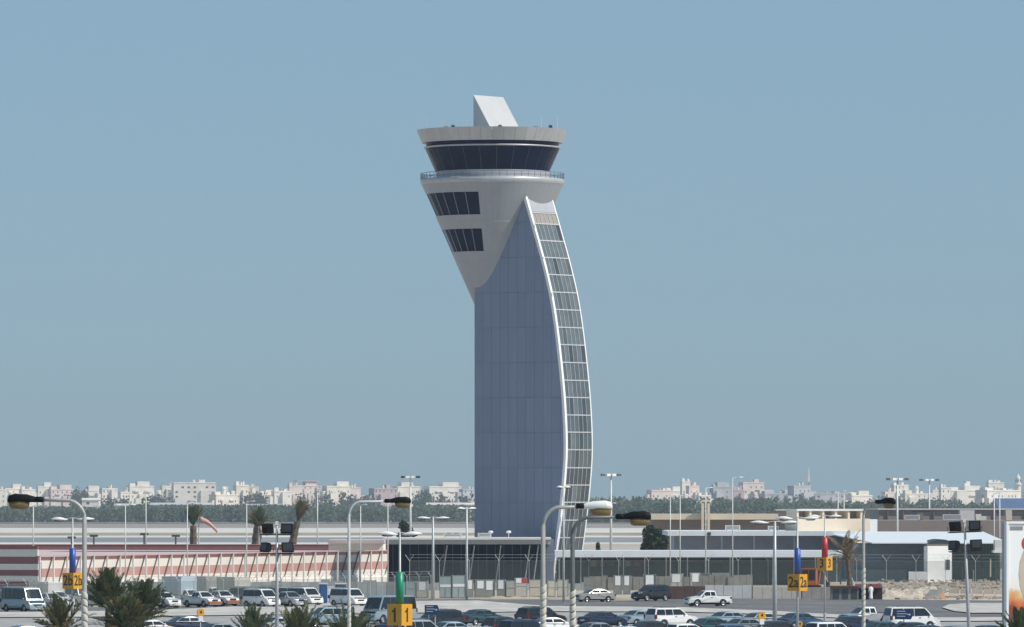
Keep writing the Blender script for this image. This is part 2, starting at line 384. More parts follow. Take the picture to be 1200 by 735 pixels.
# ------------------------------------------------------------ low terminal at the tower's foot
D0 = 908
tb_ = thing('terminal_building', 'low dark glass building with flat pale roof edge at tower foot', 'building', (0, D0, 0))
def bx(par, name, x0, x1, y0, y1, D, dep, mat, D0=D0):
    "box whose front at distance D fills photo rectangle; local to thing at y=D0"
    return MB().box(wx(x0,D), wx(x1,D), D-D0, D-D0+dep, max(wz(y1,D), 0), wz(y0,D)).build(name, mat, par)
m_fascia = M('fascia_grey', (.34,.36,.38), .6, 0, .1, .5)
m_navy = M('navy_cladding', (.30,.33,.42), .5, .1, .12, .5)
bx(tb_, 'roof', 449, 646, 630.5, 632.5, 905, 22, m_offwhite)
bx(tb_, 'fascia', 452, 645, 632.5, 638, 905.6, 20, m_fascia)
bx(tb_, 'glass_wall', 455, 640, 638, 700, 910, 15, m_dglass)
for i in range(16):
    x = 460 + i*10
    bx(tb_, 'mullion', x, x+1.0, 638, 690, 909.8, .19, m_darkmetal)
for x0 in (520, 552, 583, 617, 627):
    a, b = Wp(x0+4, 639, 907.5), Wp(x0-3, 690, 907.5)
    MB().tube([a - Vector((0,D0,0)), b - Vector((0,D0,0))], .095, 6).build('raking_column', m_galv, tb_)
bx(tb_, 'side_block', 600, 649, 632.6, 700, 911.5, 12, m_shaft)
for x in (575, 596):
    c = Wp(x, 628, 912); c.y -= D0
    q = MB().tube([c - Vector((0,0,.3)), c + Vector((0,0,.45))], .05, 5); q.ell(c + Vector((0,0,.5)), (.35,.35,.22), 8, 5)
    q.build('roof_lamp', m_white, tb_)

# ------------------------------------------------------------ striped pink building
A0, A1 = Vector((wx(45,850), 850, 0)), Vector((wx(496,973), 973, 0))
tv = (A1-A0).normalized(); nv = Vector((tv.y, -tv.x, 0)); LEN = (A1-A0).length
pk = thing('striped_building', 'long low pink and white striped building with white fins', 'building', A0)
pk.rotation_euler = (0, 0, math.atan2(tv.y, tv.x))           # local x along facade, local -y outward
m_pink = M('pink_render', (.47,.25,.23), .8, 0, .1, .3, c2=(.56,.33,.30)); m_cream = M('cream_render', (.78,.74,.69), .8, 0, .06, .4)
m_maroon_shadedpink = M('maroon_and_shaded_pink', (.21,.09,.10), .8, 0, .1, .5); m_roofp = M('roof_pinkgrey', (.46,.34,.33), .85, 0, .12, .12, c2=(.54,.45,.44))
zst = [4.31, 3.85, 2.85, 1.75, 1.1]; lean = .3
def py_(z): return (4.31 - z) * lean
for i, mt in enumerate((m_pink, m_cream, m_pink, m_cream)):
    z1, z0 = zst[i], zst[i+1]
    MB().loft([[(x, py_(z0), z0), (x, py_(z0)+.4, z0), (x, py_(z1)+.4, z1), (x, py_(z1), z1)] for x in (0, LEN)]).build('stripe', mt, pk)
fm = MB().loft([[(-.065, y, z), (.065, y, z), (.065, y2, z), (-.065, y2, z)] for y, y2, z in ((-.3, -.08, .0), (-.3, -.08, 4.36))]).mesh('fin', m_white)
nf = 33; m_finshadow = M('fin_shadow_grey', (.19,.165,.155), .7)
fin_shadow = MB().loft([[(-.06, y, z), (.06, y, z), (.06, y2, z), (-.06, y2, z)] for y, y2, z in ((py_(1.1)-.16, py_(1.1)-.003, 1.1), (-.17, -.003, 4.3))]).mesh('rib', m_finshadow)  # dark slanted strip on the facade, painting the shadow a fin casts
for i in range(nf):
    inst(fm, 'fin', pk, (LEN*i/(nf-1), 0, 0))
    if i: inst(fin_shadow, 'rib', pk, (LEN*i/(nf-1)-.12, 0, 0))  # painted shadow strip beside the fin
MB().box(0, LEN, .4, 60, 4.05, 4.25).build('roof', m_roofp, pk); MB().box(-.1, LEN+.1, -.32, .39, 4.37, 4.45).build('eave', m_pink, pk)
MB().box(.2, LEN-.3, 1.3, 59, .0, 4.04).build('wall', m_maroon_shadedpink, pk)
MB().box(0, LEN, .8, 1.3, 0, 1.08).build('plinth', m_cream, pk)
MB().box(LEN-.02, LEN+1.1, -.3, 3, .9, 4.4).build('end_pier', m_white, pk)
# wing facing away from the sun, its shade put into darker stripe colours
W0 = Vector((wx(44,850), 850, 0))
wg = thing('striped_wing', 'shaded maroon and white striped wing at the left edge', 'building', W0)  # maroon and off-white here are the pink and cream stripes darkened as shade
wg.rotation_euler = (0, 0, R(180-21))
for i, (y0, y1, mt) in enumerate(((640,644,m_maroon_shadedpink),(644,652.5,m_offwhite),(652.5,661,m_maroon_shadedpink),(661,668,m_offwhite),(668,675,m_maroon_shadedpink),(675,681,m_offwhite))):
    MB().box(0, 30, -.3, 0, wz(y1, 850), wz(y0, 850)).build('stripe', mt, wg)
MB().box(0.1, 30, -1.4, -.31, 0, wz(653,850)-.2).build('wall', m_maroon_shadedpink, wg)
wl = MB()                                                 # parapet at the back of the roofs
wall = thing('parapet_wall', 'dark red low wall running behind the pink roof', 'wall', (0, 1075, 0))
MB().box(wx(-20,1075), wx(575,1075), 0, 1, 0, wz(638.5,1075)).build('wall', m_maroon_shadedpink, wall)
MB().box(wx(-20,1075), wx(575,1075), -.1, 1.1, wz(638.5,1075), wz(638,1075)).build('coping', m_pink, wall)
rb = thing('roof_block', 'pinkish flat roofed block between striped building and terminal', 'building', (0, 990, 0))
bx(rb, 'wall', 385, 449, 637, 700, 990, 20, m_cream, 990); bx(rb, 'roof', 384, 450, 633, 637, 989, 24, m_roofp, 990)

# ------------------------------------------------------------ right hand buildings
m_brown = M('brown_cladding', (.23,.19,.175), .8, 0, .1, .3); m_brown2 = M('brown_cladding_light', (.29,.245,.225), .8, 0, .1, .3)
m_beige = M('beige_render', (.66,.57,.45), .8, 0, .06, .4); m_whiteroof = M('white_roof', (.70,.73,.76), .45, 0, .05, .5)
m_dgreen = M('dark_green_glass', (.05,.075,.08), .15, 0, .2, .8)
t = thing('cargo_hall', 'brown cargo hall with cream parapet behind the dark tree', 'building', (0,1150,0))
bx(t, 'parapet', 763, 912, 602, 609, 1148, 3, m_beige, 1150); bx(t, 'roof', 763, 940, 603, 604, 1151, 60, m_brown2, 1150)
bx(t, 'wall', 764, 940, 609, 700, 1151, 50, m_brown, 1150)
bx(t, 'rooftop_block', 910, 932, 598, 611, 1149, 6, m_brown2, 1150); bx(t, 'coping', 909, 931, 597, 598.4, 1148.6, 7, m_offwhite, 1150)
for x in (822, 829): bx(t, 'pillar', x, x+3, 590, 622, 1146.5, 1.2, m_beige, 1150)
for x in (824.2, 829.8):
    c = Wp(x, 590, 1147) - Vector((0,1150,0))
    MB().tube([c + Vector((.42*math.cos(R(a)), 0, .42*math.sin(R(a)))) for a in range(-20, 201, 20)], .14, 5).build('arch', m_beige, t)
for z in (598, 606, 614): bx(t, 'brace', 825, 829, z, z+1.5, 1146.9, .5, m_beige, 1150)
t = thing('freight_shed', 'long freight shed with white canopy over shaded louvred wall', 'building', (0,1000,0))
bx(t, 'canopy', 783, 1002, 622.5, 628, 996, 40, m_whiteroof, 1000)
bx(t, 'wall', 790, 1000, 628, 700, 1000, 30, m_navy, 1000)
for i in range(7): bx(t, 'louvre', 791, 999, 629.5+i*2.2, 630.9+i*2.2, 999.75, .22, m_navy, 1000)
for x in (845, 883, 930, 968): bx(t, 'column', x, x+1.6, 628, 690, 997, .2, m_galv, 1000)
bx(t, 'vent', 829, 833, 624, 627.5, 995.8, .18, m_darkmetal, 1000)
t = thing('loading_canopy', 'white flat loading canopy on posts right of the tower foot', 'canopy', (0,915,0))
bx(t, 'roof', 650, 988, 645.5, 653, 915, 14, m_whiteroof, 915)
bx(t, 'back_wall', 652, 986, 653, 700, 926, 1, m_dgreen, 915)
for i in range(14): bx(t, 'post', 655+i*25, 656.3+i*25, 653, 690, 916, .2, m_galv, 915)
for i, (x, wd) in enumerate(((692,7),(703,5),(712,8),(724,4),(733,6),(742,9),(754,5))):
    bx(t, 'wall_panel', x, x+wd, 657+(i%3), 664, 925.8, .15, [m_beige, M('panel_orange_%d' % i, (.5,.2,.05), .6), m_brown2, m_offwhite][i % 4], 915)
def yawed(name, label, cat, x, D, rz): return thing(name, label, cat, (wx(x,D), D, 0), rz)
t = yawed('cream_block', 'sunlit cream block with pergola roof above the freight canopy', 'building', 935, 1010, 30)
wd = 97*1010/F/math.cos(R(30)) ; zt_ = wz(608,1010)
MB().box(0, wd*.9, 0, 3.6, 0, zt_).build('wall', m_beige, t)
MB().box(wd*.9, wd, .2, 3, 0, zt_-.1).build('stair_tower', m_whiteroof, t)
for i in range(6): MB().box(wd*i/6.3, wd*i/6.3+.35, .3, 3.2, zt_+.002, zt_+1.15).build('pergola_post', m_beige, t)
MB().box(-.1, wd*.84, .1, 3.3, zt_+1.15, zt_+1.45).build('pergola_roof', m_offwhite, t)
for i in range(0, 5, 2): MB().box(wd*i/6.3+.4, wd*(i+1)/6.3-.05, 1.6, 1.8, zt_+.002, zt_+1.14).build('screen', m_brown, t)
t = thing('brown_warehouse', 'long brown two tier warehouse on the right with pale roof line', 'building', (0,1200,0))
bx(t, 'lower_wall', 1028, 1260, 610, 700, 1150, 49, m_brown, 1200); bx(t, 'upper_wall', 1030, 1260, 597.5, 700, 1200, 40, m_brown2, 1200)
bx(t, 'coping', 1029, 1261, 596.3, 597.5, 1199.6, 41, m_offwhite, 1200)
for i in range(12): bx(t, 'pilaster', 1040+i*18, 1041+i*18, 598, 609.5, 1199.7, .28, m_brown, 1200)
bx(t, 'rooftop_box', 1125, 1142, 598, 609.8, 1178, 4, m_offwhite, 1200); bx(t, 'rooftop_box', 1075, 1082, 600.5, 609.8, 1178, 3, m_beige, 1200)
bx(t, 'rooftop_unit', 1144, 1150, 602.5, 609.8, 1180, 3, m_offwhite, 1200); bx(t, 'rooftop_unit', 1150, 1156, 605, 609.8, 1180, 3, m_offwhite, 1200)
bx(t, 'rooftop_shade', 1068, 1090, 598.5, 600.3, 1177, 6, m_darkmetal, 1200); bx(t, 'rooftop_pier', 1179, 1186, 597.8, 609.8, 1176, 3, m_beige, 1200)
t = thing('blue_roof_shed', 'blue pitched metal roof rising behind the brown warehouse', 'building', (0,1500,0))
m_blue = M('blue_roof', (.10,.15,.26), .5, .1, .1, .3)
X0, X1 = wx(1170,1500), wx(1230,1500)
MB().loft([[(X0,0,wz(596,1500)),(X0,14,wz(584,1500)),(X0,28,wz(596,1500))],[(X1,0,wz(596,1500)),(X1,14,wz(584,1500)),(X1,28,wz(596,1500))]]).build('roof', m_blue, t)
MB().box(X0+.3, X1-.3, .4, 27.6, 0, wz(596,1500)-.01).build('wall', m_brown2, t)
# white gatehouse group
t = thing('white_gatehouse', 'white walled building under a sloping white roof at right', 'building', (0,960,0))
za, zbk = wz(636,958), wz(623,1010)
x0, x1 = wx(1022,958), wx(1182,958)
MB().add([(x0,-2,za),(x1,-2,za),(x1,50,zbk),(x0-5,50,zbk),(x0,-2,za-.15),(x1,-2,za-.15),(x1,50,zbk-.15),(x0-5,50,zbk-.15)], [(0,1,2,3),(4,7,6,5),(0,4,5,1),(1,5,6,2),(2,6,7,3),(3,7,4,0)]).build('roof', m_whiteroof, t)
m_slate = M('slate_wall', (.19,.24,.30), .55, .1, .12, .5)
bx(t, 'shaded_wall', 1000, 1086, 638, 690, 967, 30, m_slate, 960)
bx(t, 'plinth', 1065, 1086.5, 670, 690, 951, 1, m_white, 960)
bx(t, 'plinth', 998, 1062, 668, 690, 965, 1.8, m_fascia, 960)
wa = R(28)
wx0 = Vector((wx(1087,952), -8, 0)); ln = 3.95
ex = Vector((math.cos(wa), math.sin(wa), 0)); ey = Vector((-math.sin(wa), math.cos(wa), 0)); zt_ = wz(640,952)
def pb(u0,u1,v0,v1,z0,z1): return MB().loft([[wx0+ex*u+ey*v+Vector((0,0,z)) for u, v in ((u0,v0),(u1,v0),(u1,v1),(u0,v1))] for z in (z0,z1)])
pb(0,ln,0,1.0,0,zt_).build('white_wall', m_white, t)
pb(ln*.72,ln*.92,-.03,.1,wz(668,952),wz(656,952)).build('window', m_pane[2], t)
MB().loft([[(wx(1087,955)+(wx(1118,955)-wx(1087,955))*i/8, y, wz(637.5,955)+.65*math.sin(math.pi*i/8)**.7) for i in range(9)] for y in (-6, 8)]).build('arched_roof', m_darkmetal, t)
t = thing('glass_office', 'dark teal glass office with green frames beside white wall', 'building', (0,962,0))
bx(t, 'glass', 1116, 1172, 637, 690, 962.4, 12, m_dgreen, 962)
m_grn = M('green_frame', (.02,.09,.075), .5, 0, .1, 2)
for i in range(8): bx(t, 'frame', 1117+i*7, 1118+i*7, 637, 690, 962.1, .28, m_grn, 962)
for i in range(4): bx(t, 'frame', 1116.5, 1172, 640+i*11.5, 641+i*11.5, 962.2, .17, m_grn, 962)
for x, y0, y1, mt in ((1160,655,676,m_beige),(1127,664,681,m_brown),(1140,668,681,m_beige)): bx(t, 'thin_panel', x, x+1.6, y0, y1, 962.05, .04, mt, 962)  # narrow beige and brown strips over the glass
t = thing('white_cabin', 'small white cabin on legs next to the billboard edge', 'cabin', (0,948,0))
bx(t, 'cabin', 1166, 1196, 633, 645, 948, 3, m_offwhite, 948); bx(t, 'floor', 1164.5, 1197, 645, 648, 947.6, 4, m_white, 948)
for x in (1167, 1178, 1190): bx(t, 'leg', x, x+1.5, 648, 695, 948.2, .18, m_darkmetal, 948)

# plant on the low roofs
for x, D, zb_, w_, h_, lb in ((850,1010,wz(622.5,996),2.2,.8,'grey roof cooler on the freight shed canopy left of the lamp heads'),(900,1012,wz(622.5,996),1.6,.7,'grey roof cooler on the freight shed canopy right of the lamp heads'),
        (560,918,wz(630.5,905),1.8,.6,'low roof cooler on the dark terminal left of the tower'),(520,922,wz(630.5,905),2.4,.5,'long roof cooler on the dark terminal roof'),(1060,1165,wz(610,1150),2.6,.9,'roof cooler on the brown warehouse lower roof by the high mast'),(1105,1168,wz(610,1150),3.2,1.0,'wide roof cooler on the brown warehouse lower roof')):
    t = thing('roof_cooler', lb, 'air conditioner', (wx(x,D), D, zb_), 0, 'roof coolers')
    MB().box(0,w_,0,1.4,.08,h_).build('case', m_offwhite, t)
    for i in range(2): MB().lathe([(.3,h_+.002),(.3,h_+.08),(.05,h_+.09)], 10).build('fan', m_darkmetal, t, False, (w_*(.28+.44*i), .7, 0))
    for i in range(2): MB().box(.1+i*(w_-.3), .2+i*(w_-.3), .1, 1.3, 0, .078).build('foot', m_darkmetal, t)
    MB().box(.15,w_-.15,-.012,.01,.2,h_-.1).build('grille', m_fascia0, t)

# ------------------------------------------------------------ boundary walls, hoardings, rubble
def panel_wall(name, label, cat, x0, x1, y0, y1, n, mat, thick=.18, group=None, jit=.03):
    D = gd(y1); t = thing(name, label, cat, (wx(x0,D), D, 0), 0, group); w_ = (x1-x0)*D/F/n; h = wz(y0,D)
    for i in range(n):
        j = rnd.uniform(-jit, jit)
        MB().box(i*w_+.015, (i+1)*w_-.015, j*.5, thick+j*.5, 0, h+j).build('panel', mat, t)
    for i in range(n+1): MB().box(i*w_-.04, i*w_+.04, thick+.03, thick+.15, 0, h*.97).build('post', m_darkmetal, t)
    return t
m_mudwall = M('grey_blockwork', (.17,.165,.15), .9, 0, .15, .45, c2=(.30,.29,.265))
panel_wall('boundary_wall', 'pale panel wall behind the cargo containers at the tower foot', 'wall', 480, 690, 683, 692, 24, M('pale_panel', (.34,.35,.32), .7, 0, .15, .8, rand=.25), .25, jit=.15)
panel_wall('boundary_wall', 'grey block wall under the loading canopy', 'wall', 690, 882, 675, 692, 26, m_mudwall, .25, jit=.2)
panel_wall('hoarding', 'dark brown hoarding behind the white pickup front', 'hoarding', 779, 826, 687, 702.5, 4, M('brown_hoard', (.10,.055,.045), .7, 0, .15, 1))
panel_wall('hoarding', 'white corrugated hoarding right of the white pickup', 'hoarding', 826, 881, 686, 701.5, 5, M('white_hoard', (.58,.58,.57), .6, 0, .08, 1))
panel_wall('hoarding', 'beige hoarding between lamp pole and orange machine', 'hoarding', 882, 939, 688, 701.8, 5, M('beige_hoard', (.52,.47,.41), .7, 0, .08, 1))
panel_wall('hoarding', 'dull grey hoarding under the orange machine', 'hoarding', 940, 974, 688, 702.5, 3, M('grey_hoard', (.34,.30,.27), .7, 0, .12, 1))
D = gd(703.5); t = thing('site_kiosk', 'site kiosk with dark windows and rust red roof by the road', 'kiosk', (wx(974,D), D, 0))
w_ = 32*D/F; h = wz(688,D)
MB().box(0, w_, 0, 2.2, 0, h).build('wall', m_mudwall, t)
MB().box(-.4, w_+.3, -.3, 2.4, h, h+.14).build('roof', M('rust_red', (.16,.05,.04), .7), t)
for i in range(3): MB().box(.2+i*w_/3, w_/3*(i+1)-.12, -.03, .05, .15, h-.2).build('window', m_pane[2], t)
MB().box(-.1, 1.0, .4, 1.6, h+.15, h+.55).build('crate', m_beige, t)
D = gd(703); t = thing('awning_stall', 'dark maroon awning stall behind the person in white', 'stall', (wx(1004,D), D+1.6, 0))
w_ = 31*D/F; h = wz(686,D)
MB().box(0, w_, .6, 2.2, 0, h-.1).build('back', M('stall_dark', (.03,.015,.018), .8), t)
MB().loft([[(0,-.5,h-.35),(w_,-.5,h-.35),(w_,-.5,h-.28),(0,-.5,h-.28)],[(0,2.4,h+.05),(w_,2.4,h+.05),(w_,2.4,h+.12),(0,2.4,h+.12)]]).build('awning', M('maroon_cloth', (.13,.03,.035), .9), t)
for x in (.06, w_-.06): MB().tube([(x,-.4,0),(x,-.4,h-.3)], .04, 6).build('pole', m_darkmetal, t)
m_rub = M('rubble_stone', (.44,.38,.31), .95, 0, .15, 1.2); m_rub2 = M('rubble_dark', (.22,.18,.15), .95, 0, .2, 1.5)
from mathutils import noise as mnoise
def heap(x0, x1, y0, y1, dep, mat, seed):
    D = gd(y1); w_ = (x1-x0)*D/F; h = wz(y0, D); n = max(12, int(w_/.3)); m_ = 16; vs = []; fs = []
    for j in range(m_+1):
        for i in range(n+1):
            u, v = i/n, j/m_; X, Y = wx(x0,D)+u*w_, D+dep*v
            k = min(1, 5*u, 5*(1-u)) * math.sin(math.pi*v**.8)**.7
            nz = mnoise.fractal(Vector((X*.35, Y*.35, seed)), .8, 2.1, 5)
            vs.append((X + .06*mnoise.noise(Vector((X*2,Y*2,9))), Y, k*h*max(.12, .55+.6*nz) - .03))
    for j in range(m_):
        for i in range(n): a = j*(n+1)+i; fs.append((a,a+1,a+n+2,a+n+1))
    return struct(MB().add(vs, fs).build('rubble_heap', mat))
heap(1026,1090,689,702,7,m_rub,1); heap(1050,1110,686.5,699,8,m_rub,2); heap(1096,1192,688.5,700.5,8,m_rub,3); heap(560,640,696.5,702.5,5,m_tan,4); heap(640,700,697,703,5,m_tan,5); heap(715,745,699,704,4,m_tan,6)
r = random.Random(5); q = MB(); q2 = MB()
for i in range(520):                                     # loose stones of the heaps
    x = r.uniform(1030,1184); y = r.uniform(690,702.8); D = gd(y); s = r.uniform(.08,.32)*(1.3 if r.random() < .15 else .8); c = (wx(x,D), D, s*.3 + max(0,(D-786)*.012))
    (q if r.random() < .7 else q2).loft([[(c[0]+s*a*r.uniform(.7,1.2), c[1]+s*b*r.uniform(.7,1.2), c[2]+z) for a, b in ((-1,-1),(1,-1),(1,1),(-1,1))] for z in (-s*.4, s*.5)])
stuff(q.build('rubble', m_rub)); stuff(q2.build('rubble', m_rub2))
labs = ['pale concrete barrier left of the leaning flood mast foot','pale concrete barrier just behind the leaning flood mast','pale concrete barrier right of the flood mast foot','pale concrete barrier midway between flood mast and billboard','pale concrete barrier closest to the billboard edge']
for i, lb in enumerate(labs):
    x0 = 1112 + i*13.5; D = gd(700.5+i*.2)
    t = thing('concrete_barrier', lb, 'barrier', (wx(x0,D), D, 0), rnd.uniform(-4,4), 'concrete barriers along the rubble')
    MB().prism([(-.32,0),(.32,0),(.28,.25),(.12,.5),(.09,1.0 + .1*(i%2)),(-.09,1.0+.1*(i%2)),(-.12,.5),(-.28,.25)], 0, 1.22, 'x').build('block', m_rub, t)
    MB().box(.2,1.0,-.34,-.3,.02,.12).build('slot', m_rub2, t)
D = gd(702); t = thing('leaning_board', 'dark board leaning on an orange wedge end in the rubble', 'board', (wx(1082,D), D-.4, 0))
MB().add([(0,0,.05),(1.7,0,.05),(2.3,.9,1.1),(.8,.9,1.1),(0,.07,.05),(1.7,.07,.05),(2.3,.97,1.1),(.8,.97,1.1)], [(0,1,2,3),(4,7,6,5),(0,4,5,1),(1,5,6,2),(2,6,7,3),(3,7,4,0)]).build('board', m_mudwall, t)
MB().loft([[(1.72,0,.02),(2.5,.1,.02),(2.34,.85,1.08)],[(1.72,.4,.02),(2.5,.5,.02),(2.34,1.2,1.08)]]).build('wedge', M('orange_wood', (.45,.22,.09), .8), t)

# ------------------------------------------------------------ mesh fences with Y shaped barbed wire arms
def mesh_mat():
    m = bpy.data.materials.new('chain_link'); m.use_nodes = True; t = m.node_tree; b = t.nodes['Principled BSDF']
    b.inputs['Base Color'].default_value = (.16,.19,.18,1); b.inputs['Roughness'].default_value = .6; b.inputs['Metallic'].default_value = .4
    tc = t.nodes.new('ShaderNodeTexCoord'); n = t.nodes.new('ShaderNodeTexNoise'); n.inputs['Scale'].default_value = .5
    t.links.new(tc.outputs['Object'], n.inputs['Vector'])
    mr = t.nodes.new('ShaderNodeMapRange'); mr.inputs[3].default_value = .10; mr.inputs[4].default_value = .22
    t.links.new(n.outputs[0], mr.inputs[0]); t.links.new(mr.outputs[0], b.inputs['Alpha'])
    return m
m_mesh = mesh_mat()
def fence(label, pts, h, step, arm=.55):
    t = thing('mesh_fence', label, 'fence', (pts[0][0], pts[0][1], 0), 0); o = Vector((pts[0][0], pts[0][1], 0))
    pm = MB().tube([(0,0,0),(0,0,h)], .036, 5); pm.tube([(0,0,h),(-arm*.7,0,h+arm)], .024, 4); pm.tube([(0,0,h),(arm*.7,0,h+arm)], .024, 4)
    pm = pm.mesh('post', m_galv)
    for a, b in zip(pts, pts[1:]):
        a, b = Vector((*a, 0)) - o, Vector((*b, 0)) - o; n = max(1, round((b-a).length/step)); ang = math.atan2((b-a).y, (b-a).x)
        for i in range(n):
            p, q = a + (b-a)*i/n, a + (b-a)*(i+1)/n
            inst(pm, 'post', t, p)
            d = Vector((0,.02,0))
            MB().loft([[p, q, q+d, p+d], [p+Vector((0,0,h)), q+Vector((0,0,h)), q+d+Vector((0,0,h)), p+d+Vector((0,0,h))]]).build('mesh_panel', m_mesh, t)
        inst(pm, 'post', t, b)
        wr = MB()
        for dx, dz in ((0, 0),(-.7*arm, arm),(.7*arm, arm),(-.35*arm, arm*.5),(.35*arm, arm*.5)): wr.tube([a+Vector((0,dx,h+dz)), b+Vector((0,dx,h+dz))], .011, 3)
        wr.build('barbed_wire', m_galv, t)
    return t
fence('near mesh fence with Y arms in front of parked trucks on the left', [gp(-60,717.5), gp(120,714), gp(330,709), gp(505,704)], 2.75, 3.0)
fence('tall mesh fence with Y arms in front of the tower foot', [(wx(480,885),885),(wx(690,885),885),(wx(900,885),885),(wx(1178,880),880)], 3.55, 4.0, .8)

# ------------------------------------------------------------ air cargo containers
contset = [  # x0 x1 ytop ybase colour kind label
 (112,130,682,704,1,0,'pale beige container half hidden by the big palm left side'),
 (150,166,681,704,0,1,'grey container behind the right half of the big palm'),
 (186,196,679,702,3,0,'white container just behind the pale box truck'),
 (272,286,681,702,0,0,'grey container behind the grey green van'),
 (292,305,683,702,2,0,'dark container right of the thin pole behind the vans'),
 (306,316,682,702,1,0,'beige container left of the red board'),
 (340,353,682,702,5,0,'cream container behind the white delivery van'),
 (358,371,684,702,0,1,'grey container with white sheet left of the blue cubicle'),
 (412,424,683,701,0,0,'narrow pale cargo container left of the green sleeved sign mast'),
 (425,441,680,701,1,0,'light beige cargo container above the silver car by the palm'),
 (442,456,683,701,2,0,'dark grey cargo container left of the green sleeve'),
 (456,464,684,701,3,1,'white slim cargo container touching the green sleeve'),
 (475,487,681,701.5,4,0,'pale glassy green cargo container right of the green sleeve'),
 (488,501,681,701.5,1,1,'grey cream cargo container left of the double headed lamp'),
 (515,529,675,701.5,4,2,'pale green cargo container with a white band right of the lamp pole'),
 (530,545,674,701.5,4,2,'taller pale green cargo container with white band'),
 (546,555,679,700.5,0,1,'grey cargo container with white sheet behind the slim lamp pole'),
 (557,580,679,700.5,0,3,'wide grey cargo container with two white sheets'),
 (582,592,679,700.5,0,1,'grey cargo container with one white sheet above the teal sedan'),
 (593,604,680,700.5,1,0,'plain pale container left of the red topped one'),
 (604,618,677,700.5,1,4,'pale container with a red and white top'),
 (620,634,679,700,5,0,'cream container just left of the wrapped lamp pole'),
 (642,651,680,700,5,0,'cream container between the two wrapped lamp poles'),
 (653,666,679,700,5,0,'wider cream container left of the dark lamp pole'),
 (684,696,676,698,0,0,'grey container behind the silver sedan roof'),
 (719,729,674,697,0,1,'grey container with tall white sheet right of the silver sedan'),
 (730,739,674,697,0,1,'grey container with white sheet left of the gap'),
 (754,769,673,697,2,1,'dark container with a large white sheet over the dark estate'),
 (785,800,672,692,1,1,'bright container above the left end of the brown hoarding'),
 (809,821,671,692,1,1,'bright container above the brown hoarding'),
 (822,833,672,690,2,0,'dark grey container between pale ones over the pickup'),
 (834,855,671,689,1,5,'long pale ribbed container right of the pickup cab')]
m_ccol = [M('cont_grey', (.27,.27,.25), .55, .3, .1, 1), M('cont_beige', (.47,.45,.39), .6, .1, .1, 1), M('cont_dark', (.11,.115,.12), .6, .2, .1, 1),
          M('cont_white', (.68,.68,.67), .5, 0, .06, 1), M('cont_palegreen', (.37,.44,.42), .35, .2, .1, 1), M('cont_cream', (.55,.51,.40), .6, 0, .1, 1)]
m_redp = M('red_paint', (.45,.06,.04), .5, 0, .1, 2); m_conframe = M('cont_frame', (.3,.31,.31), .45, .4, .1, 2)
for x0, x1, y0, y1, ci, kd, lb in contset:
    D = gd(y1); t = thing('cargo_container', lb, 'cargo container', (wx(x0,D), D, 0), rnd.uniform(-5,5), 'air cargo containers behind the fence')
    w_ = (x1-x0)*D/F; h = wz(y0,D); mt = m_ccol[ci]; d_ = 1.55
    MB().prism([(.03,.16),(w_*.98-.03,.16),(w_-.03,.55),(w_-.03,h-.03),(.03,h-.03)], .02, d_-.02).build('body', mt, t)
    MB().box(0, w_, 0, d_, 0, .14).build('base', m_conframe, t)
    for x in (0, w_-.06):
        for y in (0, d_-.06): MB().box(x, x+.06, y, y+.06, .142, h).build('frame_post', m_conframe, t)
    for z in (h-.066, h*.55): MB().box(.062,w_-.062,-.003,.05,z,z+.05).build('frame_rail', m_conframe, t)
    if kd == 1: MB().box(w_*.18, w_*.8, -.012, .018, h*.48, h*.95).build('sheet', m_white, t)
    if kd == 3:
        for u in (.1,.56): MB().box(w_*u, w_*(u+.32), -.012, .018, h*(.5-.08*(u>.5)), h*.92).build('sheet', m_white, t)
    if kd == 2:
        MB().box(.07, w_-.07, -.012, .018, h*.5, h*.62).build('band', m_white, t); MB().box(w_*.48,w_*.52,-.01,.018,.2,h*.49).build('door_seam', m_conframe, t)
    if kd == 4:
        MB().box(.08, w_*.5, -.012, .018, h*.74, h*.97).build('band', m_white, t); MB().box(w_*.5+.01, w_-.08, -.012, .018, h*.74, h*.97).build('band', m_redp, t)
    if kd == 5:
        for i in range(1,8): MB().box(w_*i/8-.04, w_*i/8+.04, -.03, .018, .2, h-.1).build('rib', mt, t)

